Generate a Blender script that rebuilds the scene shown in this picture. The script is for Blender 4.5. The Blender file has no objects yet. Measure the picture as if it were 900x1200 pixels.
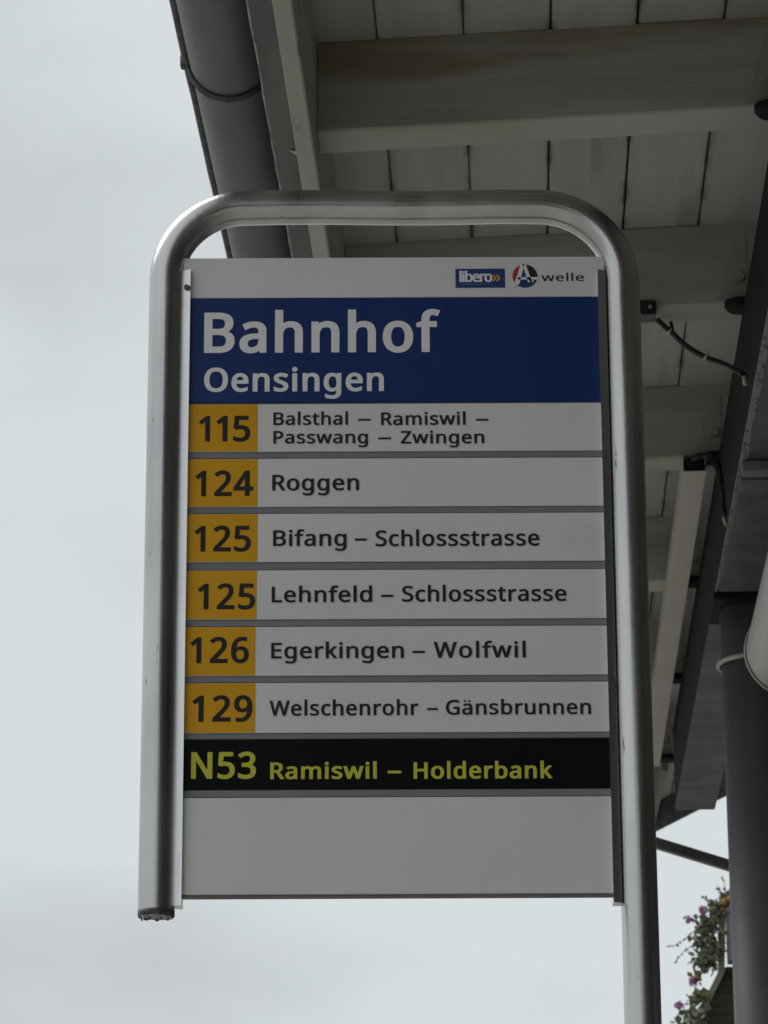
import bpy, bmesh, math, random
from mathutils import Vector, Matrix
from mathutils.geometry import tessellate_polygon

scene = bpy.context.scene
R = math.radians
random.seed(11)

# ------------------------------------------------------------------ camera
cam_data = bpy.data.cameras.new('camera')
cam_data.sensor_fit = 'VERTICAL'
cam_data.sensor_height = 24.0
cam_data.lens = 78.0
cam_data.clip_start = 0.1
cam_data.clip_end = 3000
cam_data.dof.use_dof = True
cam_data.dof.focus_distance = 5.25
cam_data.dof.aperture_fstop = 15.0
cam = bpy.data.objects.new('camera', cam_data)
scene.collection.objects.link(cam)
cam.matrix_world = (Matrix.Translation((0, 0, 1.6)) @ Matrix.Rotation(R(108), 4, 'X')
                    @ Matrix.Rotation(R(-0.25), 4, 'Z'))
scene.camera = cam
scene.view_settings.view_transform = 'Standard'
scene.view_settings.look = 'None'
scene.view_settings.exposure = 0.0
scene.view_settings.gamma = 1.0

# ------------------------------------------------------------------ overcast sky
SUN_EL, SUN_AZ = R(55), R(-60)
world = bpy.data.worlds.new('World')
scene.world = world
world.use_nodes = True
wn = world.node_tree; wn.nodes.clear()
wo = wn.nodes.new('ShaderNodeOutputWorld')
bg = wn.nodes.new('ShaderNodeBackground'); bg.inputs[1].default_value = 0.10
sky = wn.nodes.new('ShaderNodeTexSky'); sky.sky_type = 'NISHITA'; sky.sun_disc = False
sky.sun_elevation = SUN_EL; sky.sun_rotation = SUN_AZ
wtc = wn.nodes.new('ShaderNodeTexCoord')
wmp = wn.nodes.new('ShaderNodeMapping'); wmp.inputs['Scale'].default_value = (1.0, 1.0, 2.2)
wmp.inputs['Location'].default_value = (1.48, 1.92, 2.84)
cn = wn.nodes.new('ShaderNodeTexNoise'); cn.inputs['Scale'].default_value = 5.0
cn.inputs['Detail'].default_value = 4.0; cn.inputs['Roughness'].default_value = 0.42
cr = wn.nodes.new('ShaderNodeValToRGB')
cr.color_ramp.elements[0].position = 0.28; cr.color_ramp.elements[0].color = (0.535, 0.568, 0.586, 1)
cr.color_ramp.elements[1].position = 0.50; cr.color_ramp.elements[1].color = (0.680, 0.728, 0.745, 1)
sc_ = wn.nodes.new('ShaderNodeVectorMath'); sc_.operation = 'SCALE'; sc_.inputs['Scale'].default_value = 10.0
mx = wn.nodes.new('ShaderNodeMixRGB'); mx.inputs[0].default_value = 0.985
wn.links.new(wtc.outputs['Generated'], wmp.inputs[0]); wn.links.new(wmp.outputs[0], cn.inputs[0])
wn.links.new(cn.outputs[0], cr.inputs[0]); wn.links.new(cr.outputs[0], sc_.inputs[0])
wn.links.new(sky.outputs[0], mx.inputs[1]); wn.links.new(sc_.outputs[0], mx.inputs[2])
wn.links.new(mx.outputs[0], bg.inputs[0]); wn.links.new(bg.outputs[0], wo.inputs[0])

sun_data = bpy.data.lights.new('sun', 'SUN')
sun_data.energy = 1.0; sun_data.angle = R(50); sun_data.color = (1.0, 0.97, 0.93)
sun = bpy.data.objects.new('sun', sun_data)
scene.collection.objects.link(sun)
sd = Vector((math.cos(SUN_EL) * math.sin(SUN_AZ), math.cos(SUN_EL) * math.cos(SUN_AZ), math.sin(SUN_EL)))
sun.rotation_euler = sd.to_track_quat('Z', 'Y').to_euler()
sun.location = sd * 50

# ------------------------------------------------------------------ materials
def mat(name, c1, c2=None, rough=0.6, metal=0.0, scale=8.0, stretch=(1, 1, 1), bump=0.0, detail=6.0,
        lo=0.35, hi=0.65, spec=0.5, rough2=None, speck=None, rnd=False, bscale=None):
    m = bpy.data.materials.new(name); m.use_nodes = True
    nt = m.node_tree; N = nt.nodes; L = nt.links
    p = N['Principled BSDF']
    p.inputs['Base Color'].default_value = (*c1, 1); p.inputs['Roughness'].default_value = rough
    p.inputs['Metallic'].default_value = metal; p.inputs['Specular IOR Level'].default_value = spec
    tc = N.new('ShaderNodeTexCoord'); mp = N.new('ShaderNodeMapping'); mp.inputs['Scale'].default_value = stretch
    L.new(tc.outputs['Object'], mp.inputs[0])
    if rnd:
        oi = N.new('ShaderNodeObjectInfo'); ml = N.new('ShaderNodeVectorMath'); ml.operation = 'SCALE'
        ml.inputs[0].default_value = (31.0, 17.0, 23.0); L.new(oi.outputs['Random'], ml.inputs['Scale'])
        L.new(ml.outputs[0], mp.inputs['Location'])
    nz = N.new('ShaderNodeTexNoise'); nz.inputs['Scale'].default_value = scale; nz.inputs['Detail'].default_value = detail
    L.new(mp.outputs[0], nz.inputs[0])
    rp = N.new('ShaderNodeValToRGB')
    rp.color_ramp.elements[0].position = lo; rp.color_ramp.elements[0].color = (*c1, 1)
    rp.color_ramp.elements[1].position = hi; rp.color_ramp.elements[1].color = (*(c2 or c1), 1)
    L.new(nz.outputs[0], rp.inputs[0])
    out = rp.outputs[0]
    if speck:      # (colour, scale, threshold) patches of dirt or chipped paint with a shape of their own
        n2 = N.new('ShaderNodeTexNoise'); n2.inputs['Scale'].default_value = speck[1]; n2.inputs['Detail'].default_value = 4
        L.new(mp.outputs[0], n2.inputs[0])
        r2 = N.new('ShaderNodeValToRGB')
        r2.color_ramp.elements[0].position = speck[2]; r2.color_ramp.elements[0].color = (0, 0, 0, 1)
        r2.color_ramp.elements[1].position = speck[2] + 0.08; r2.color_ramp.elements[1].color = (1, 1, 1, 1)
        L.new(n2.outputs[0], r2.inputs[0])
        m2 = N.new('ShaderNodeMixRGB'); L.new(r2.outputs[0], m2.inputs[0]); L.new(out, m2.inputs[1])
        m2.inputs[2].default_value = (*speck[0], 1); out = m2.outputs[0]
    L.new(out, p.inputs['Base Color'])
    if rough2 is not None:
        mr = N.new('ShaderNodeMapRange'); mr.inputs['From Min'].default_value = 0.3; mr.inputs['From Max'].default_value = 0.7
        mr.inputs['To Min'].default_value = rough; mr.inputs['To Max'].default_value = rough2
        L.new(nz.outputs[0], mr.inputs[0]); L.new(mr.outputs[0], p.inputs['Roughness'])
    if bump:
        src = nz
        if bscale:
            src = N.new('ShaderNodeTexNoise'); src.inputs['Scale'].default_value = bscale; src.inputs['Detail'].default_value = 3
            L.new(mp.outputs[0], src.inputs[0])
        b = N.new('ShaderNodeBump'); b.inputs['Strength'].default_value = bump; b.inputs['Distance'].default_value = 0.004
        L.new(src.outputs[0], b.inputs['Height']); L.new(b.outputs[0], p.inputs['Normal'])
    return m

def edge_mould(m, col):
    nt = m.node_tree; N = nt.nodes; L = nt.links; p = N['Principled BSDF']
    src = p.inputs['Base Color'].links[0].from_socket
    tc = N.new('ShaderNodeTexCoord'); sx = N.new('ShaderNodeSeparateXYZ'); L.new(tc.outputs['Generated'], sx.inputs[0])
    def mth(op, a, b=None):
        q = N.new('ShaderNodeMath'); q.operation = op
        for i, v in enumerate((a, b)):
            if v is None: continue
            if isinstance(v, (int, float)): q.inputs[i].default_value = v
            else: L.new(v, q.inputs[i])
        return q.outputs[0]
    e = mth('MULTIPLY', mth('ABSOLUTE', mth('SUBTRACT', sx.outputs[0], 0.5)), 2.0)
    e = mth('POWER', e, 14.0)
    mp = N.new('ShaderNodeMapping'); L.new(tc.outputs['Object'], mp.inputs[0]); mp.inputs['Scale'].default_value = (6, 2.2, 1)
    nz = N.new('ShaderNodeTexNoise'); nz.inputs['Scale'].default_value = 3.0; nz.inputs['Detail'].default_value = 8; L.new(mp.outputs[0], nz.inputs[0])
    k = mth('MULTIPLY', mth('SUBTRACT', nz.outputs[0], 0.44), 5.0)
    k = mth('MINIMUM', mth('MAXIMUM', mth('MULTIPLY', k, e), 0.0), 0.62)
    mx_ = N.new('ShaderNodeMixRGB'); L.new(k, mx_.inputs[0]); L.new(src, mx_.inputs[1]); mx_.inputs[2].default_value = (*col, 1)
    L.new(mx_.outputs[0], p.inputs['Base Color'])
M = {}
M['steel'] = mat('brushed_stainless', (0.47, 0.463, 0.455), (0.62, 0.61, 0.60), 0.19, 1.0, 10, (1, 1, 0.3), 0.04, rough2=0.31, bscale=120, speck=((0.20, 0.19, 0.18), 75, 0.675))
M['alu'] = mat('anodised_aluminium', (0.66, 0.66, 0.66), (0.74, 0.74, 0.74), 0.28, 1.0, 30, (1, 1, 0.2), 0.03, speck=((0.2, 0.2, 0.2), 60, 0.70))
M['backing'] = mat('grey_backing', (0.235, 0.24, 0.25), (0.265, 0.27, 0.28), 0.5, 0.0, 6, spec=0.2)
M['white'] = mat('white_sign_film', (0.775, 0.768, 0.765), (0.825, 0.818, 0.815), 0.35, 0.0, 3.5, (1, 1, 1), 0.0, spec=0.3, speck=((0.765, 0.757, 0.752), 6, 0.56))
M['blue'] = mat('blue_sign_film', (0.012, 0.036, 0.165), (0.015, 0.043, 0.185), 0.32, 0.0, 3, spec=0.28)
M['yellow'] = mat('yellow_sign_film', (0.74, 0.365, 0.010), (0.80, 0.405, 0.013), 0.38, 0.0, 5, spec=0.2)
M['black'] = mat('black_sign_film', (0.005, 0.005, 0.005), (0.007, 0.007, 0.007), 0.4, 0.0, 5, spec=0.10)
M['ink'] = mat('black_lettering_film', (0.030, 0.028, 0.028), (0.038, 0.036, 0.036), 0.45, spec=0.15)
M['lemon'] = mat('lemon_lettering_film', (0.62, 0.60, 0.05), (0.68, 0.66, 0.07), 0.45, spec=0.3)
M['white_ink'] = mat('white_lettering_film', (0.88, 0.875, 0.87), (0.92, 0.915, 0.91), 0.4, spec=0.3)
M['logo_blue'] = mat('logo_blue', (0.016, 0.055, 0.21), (0.018, 0.06, 0.23), 0.4)
M['logo_red'] = mat('logo_red', (0.50, 0.035, 0.035), (0.53, 0.04, 0.04), 0.4)
M['rubber'] = mat('black_rubber', (0.02, 0.02, 0.02), (0.03, 0.03, 0.03), 0.55, bump=0.2, scale=60)
M['plug'] = mat('dark_end_plug', (0.05, 0.05, 0.05), (0.09, 0.09, 0.09), 0.35, 0.3, 60, bump=0.3)
M['board'] = mat('painted_ceiling_board', (0.42, 0.42, 0.400), (0.50, 0.50, 0.480), 0.7, 0, 2.2, (5, 0.6, 1), 0.25,
                 speck=((0.34, 0.33, 0.295), 1.6, 0.62), rnd=True, bscale=30)
edge_mould(M['board'], (0.07, 0.065, 0.055))
M['rafter'] = mat('weathered_rafter', (0.350, 0.345, 0.300), (0.480, 0.475, 0.435), 0.75, 0, 2.0, (0.7, 3, 5), 0.5,
                  speck=((0.300, 0.250, 0.185), 1.0, 0.58), rnd=True, bscale=14)
M['cleat'] = mat('painted_steel_cleat', (0.30, 0.28, 0.24), (0.40, 0.385, 0.34), 0.6, 0, 16, bump=0.3, speck=((0.16, 0.10, 0.06), 20, 0.66))
M['fascia'] = mat('painted_fascia', (0.44, 0.43, 0.385), (0.52, 0.51, 0.465), 0.65, 0, 5, (3, 0.4, 3), 0.3,
                  speck=((0.12, 0.11, 0.09), 9, 0.67))
M['flash'] = mat('grey_flashing', (0.105, 0.102, 0.100), (0.150, 0.146, 0.142), 0.6, 0.1, 6, (3, 0.5, 3), 0.3)
M['flash_edge'] = mat('pale_ragged_edge', (0.13, 0.13, 0.12), (0.42, 0.41, 0.37), 0.6, 0.0, 24, (1, 1, 1), 0.5)
M['gutter'] = mat('zinc_gutter', (0.130, 0.128, 0.127), (0.175, 0.172, 0.170), 0.6, 0.2, 5, (2, 0.5, 2), 0.1)
M['gutter_dark'] = mat('tarnished_gutter_bead', (0.035, 0.035, 0.037), (0.10, 0.10, 0.10), 0.6, 0.2, 40, (1, 1, 1), 0.5)
M['girder'] = mat('dark_painted_steel', (0.075, 0.074, 0.074), (0.140, 0.139, 0.139), 0.55, 0.1, 9, (1, 1, 1), 0.35,
                  speck=((0.16, 0.16, 0.16), 5, 0.68))
M['plate_lip'] = mat('pale_lip_and_batten', (0.16, 0.16, 0.155), (0.22, 0.22, 0.21), 0.6, 0, 12, bump=0.4)  # pale for the light on the plate's front edge; the batten shares it
M['flaky'] = mat('flaking_flange_paint', (0.07, 0.068, 0.064), (0.27, 0.265, 0.245), 0.7, 0.0, 60, (1.4, 0.6, 1), 0.5, lo=0.38, hi=0.50)
M['web'] = mat('black_steel_and_shade', (0.008, 0.008, 0.010), (0.014, 0.014, 0.016), 0.7, 0.0, 6, spec=0.2)  # also stands in for the shade on the girder's side
M['column'] = mat('grey_column_paint', (0.085, 0.083, 0.082), (0.108, 0.106, 0.104), 0.45, 0.0, 12, (1, 1, 0.4), 0.15)
M['lamp'] = mat('cream_lamp_housing', (0.50, 0.47, 0.40), (0.56, 0.53, 0.46), 0.5, 0.0, 4)
M['lamp_dark'] = mat('dark_lamp_inside', (0.012, 0.012, 0.012), (0.02, 0.02, 0.02), 0.7)
M['tin'] = mat('galvanised_cylinder', (0.36, 0.35, 0.32), (0.47, 0.455, 0.415), 0.48, 0.25, 3, (9, 0.5, 9), 0.05)
M['cable'] = mat('black_cable', (0.010, 0.010, 0.010), (0.016, 0.016, 0.016), 0.4)
M['cream'] = mat('pale_cable_tie', (0.45, 0.42, 0.30), (0.55, 0.52, 0.40), 0.5)
M['leaf'] = mat('leaf_green', (0.13, 0.15, 0.08), (0.27, 0.29, 0.17), 0.55, 0, 18, rnd=True)
M['leaf2'] = mat('grey_green_leaf', (0.20, 0.22, 0.13), (0.32, 0.34, 0.22), 0.55, 0, 18)
M['pink'] = mat('pink_petal', (0.36, 0.13, 0.32), (0.50, 0.24, 0.46), 0.5, 0, 30)
M['orange'] = mat('orange_petal', (0.42, 0.18, 0.05), (0.52, 0.28, 0.10), 0.5, 0, 30)
M['brown'] = mat('brown_boards', (0.050, 0.040, 0.030), (0.085, 0.070, 0.050), 0.7, 0, 3, (3, 3, 12), 0.4, rnd=True)
M['green_trim'] = mat('pale_green_trim', (0.34, 0.37, 0.27), (0.42, 0.45, 0.34), 0.6, 0, 8)
M['planter'] = mat('grey_planter', (0.20, 0.20, 0.22), (0.25, 0.25, 0.27), 0.6, 0, 6)
M['plaster'] = mat('house_plaster', (0.30, 0.28, 0.24), (0.36, 0.34, 0.30), 0.85, 0, 4, bump=0.3)
M['dark_plaster'] = mat('unseen_building_plaster', (0.10, 0.095, 0.085), (0.13, 0.125, 0.11), 0.85, 0, 3, bump=0.3)
M['roof_tile'] = mat('roof_tiles', (0.13, 0.06, 0.04), (0.20, 0.09, 0.06), 0.8, 0, 9, bump=0.5)
M['glass'] = mat('window_glass', (0.02, 0.025, 0.03), (0.03, 0.035, 0.04), 0.08, 0, 2)
M['frame'] = mat('white_window_frame', (0.55, 0.55, 0.52), (0.62, 0.62, 0.6), 0.5, 0, 6)
M['paving'] = mat('platform_paving', (0.42, 0.400, 0.37), (0.52, 0.495, 0.46), 0.85, 0, 1.5, bump=0.2, bscale=40)
M['ground'] = mat('pale_gravel_ground', (0.29, 0.275, 0.26), (0.38, 0.365, 0.345), 0.9, 0, 0.8, bump=0.4, bscale=60)
M['kerb'] = mat('granite_kerb', (0.30, 0.30, 0.29), (0.38, 0.38, 0.37), 0.8, 0, 20, bump=0.3)
M['water'] = mat('water_drop', (0.6, 0.6, 0.6), (0.6, 0.6, 0.6), 0.05)
M['water'].node_tree.nodes['Principled BSDF'].inputs['Transmission Weight'].default_value = 1.0

# ------------------------------------------------------------------ helpers
class MB:
    """collects faces of one mesh, several materials allowed"""
    def __init__(s): s.v = []; s.f = []; s.m = []; s.mats = []; s.sm = []
    def mi(s, m):
        if m not in s.mats: s.mats.append(m)
        return s.mats.index(m)
    def add(s, vs, fs, m, smooth=False):
        b = len(s.v); s.v += [tuple(v) for v in vs]; k = s.mi(m)
        for f in fs: s.f.append([b + i for i in f]); s.m.append(k); s.sm.append(smooth)
    def box(s, x0, x1, y0, y1, z0, z1, m, ch=0.0):
        if ch <= 0:
            s.add([(x0,y0,z0),(x1,y0,z0),(x1,y1,z0),(x0,y1,z0),(x0,y0,z1),(x1,y0,z1),(x1,y1,z1),(x0,y1,z1)],
                  [(0,3,2,1),(4,5,6,7),(0,1,5,4),(1,2,6,5),(2,3,7,6),(3,0,4,7)], m)
            return
        bm = bmesh.new()
        bmesh.ops.create_cube(bm, size=1)
        for v in bm.verts:
            v.co = Vector((x0 + (v.co.x + .5) * (x1 - x0), y0 + (v.co.y + .5) * (y1 - y0), z0 + (v.co.z + .5) * (z1 - z0)))
        bmesh.ops.bevel(bm, geom=bm.edges[:], offset=ch, segments=2, affect='EDGES')
        bm.verts.index_update()
        s.add([v.co[:] for v in bm.verts], [[v.index for v in f.verts] for f in bm.faces], m)
        bm.free()
    def tube(s, pts, r, m, n=12, cap=True, smooth=True, up=None):
        pts = [Vector(p) for p in pts]; rings = []; prev = None
        rs = r if isinstance(r, (list, tuple)) else [r] * len(pts)
        for i, p in enumerate(pts):
            t = (pts[min(i+1, len(pts)-1)] - pts[max(i-1, 0)]).normalized()
            if prev is None:
                a = Vector(up) if up else (Vector((0,0,1)) if abs(t.z) < .9 else Vector((1,0,0)))
                x = t.cross(a).normalized()
            else: x = (prev - t * prev.dot(t)).normalized()
            y = t.cross(x).normalized(); prev = x
            rings.append([p + (x * math.cos(2*math.pi*k/n) + y * math.sin(2*math.pi*k/n)) * rs[i] for k in range(n)])
        vs = [v for g in rings for v in g]; fs = []
        for i in range(len(rings)-1):
            for k in range(n):
                a = i*n+k; b = i*n+(k+1) % n; fs.append((a, b, b+n, a+n))
        s.add(vs, fs, m, smooth)
        if cap:
            s.add(rings[0], [tuple(range(n))[::-1]], m); s.add(rings[-1], [tuple(range(n))], m)
    def prism(s, poly, axis, a0, a1, m):
        """poly: 2D outline; extruded along axis ('x','y','z') from a0 to a1"""
        def P(p, a):
            return {'x': (a, p[0], p[1]), 'y': (p[0], a, p[1]), 'z': (p[0], p[1], a)}[axis]
        n = len(poly)
        s.add([P(p, a0) for p in poly] + [P(p, a1) for p in poly],
              [tuple(range(n))[::-1], tuple(range(n, 2*n))] + [(i, (i+1) % n, n+(i+1) % n, n+i) for i in range(n)], m)
    def mesh(s, name):
        me = bpy.data.meshes.new(name); me.from_pydata(s.v, [], s.f)
        for m in s.mats: me.materials.append(m)
        for p, k, sm in zip(me.polygons, s.m, s.sm): p.material_index = k; p.use_smooth = sm
        bm = bmesh.new(); bm.from_mesh(me); bmesh.ops.remove_doubles(bm, verts=bm.verts, dist=1e-6)
        if not getattr(s, 'flat', False): bmesh.ops.recalc_face_normals(bm, faces=bm.faces)
        bm.to_mesh(me); bm.free(); me.update()
        return me
    def build(s, name, parent=None, **kw):
        return link(name, s.mesh(name), parent, **kw)

def link(name, me, parent=None, loc=None, label=None, cat=None, group=None, kind=None):
    o = bpy.data.objects.new(name, me); scene.collection.objects.link(o)
    if parent: o.parent = parent
    if loc: o.location = loc
    if label: o['label'] = label
    if cat: o['category'] = cat
    if group: o['group'] = group
    if kind: o['kind'] = kind
    return o
def empty(name, loc, label, cat, rz=0, group=None):
    o = link(name, None, loc=loc, label=label, cat=cat, group=group); o.rotation_euler = (0, 0, rz)
    o.empty_display_size = 0.2
    return o

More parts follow.
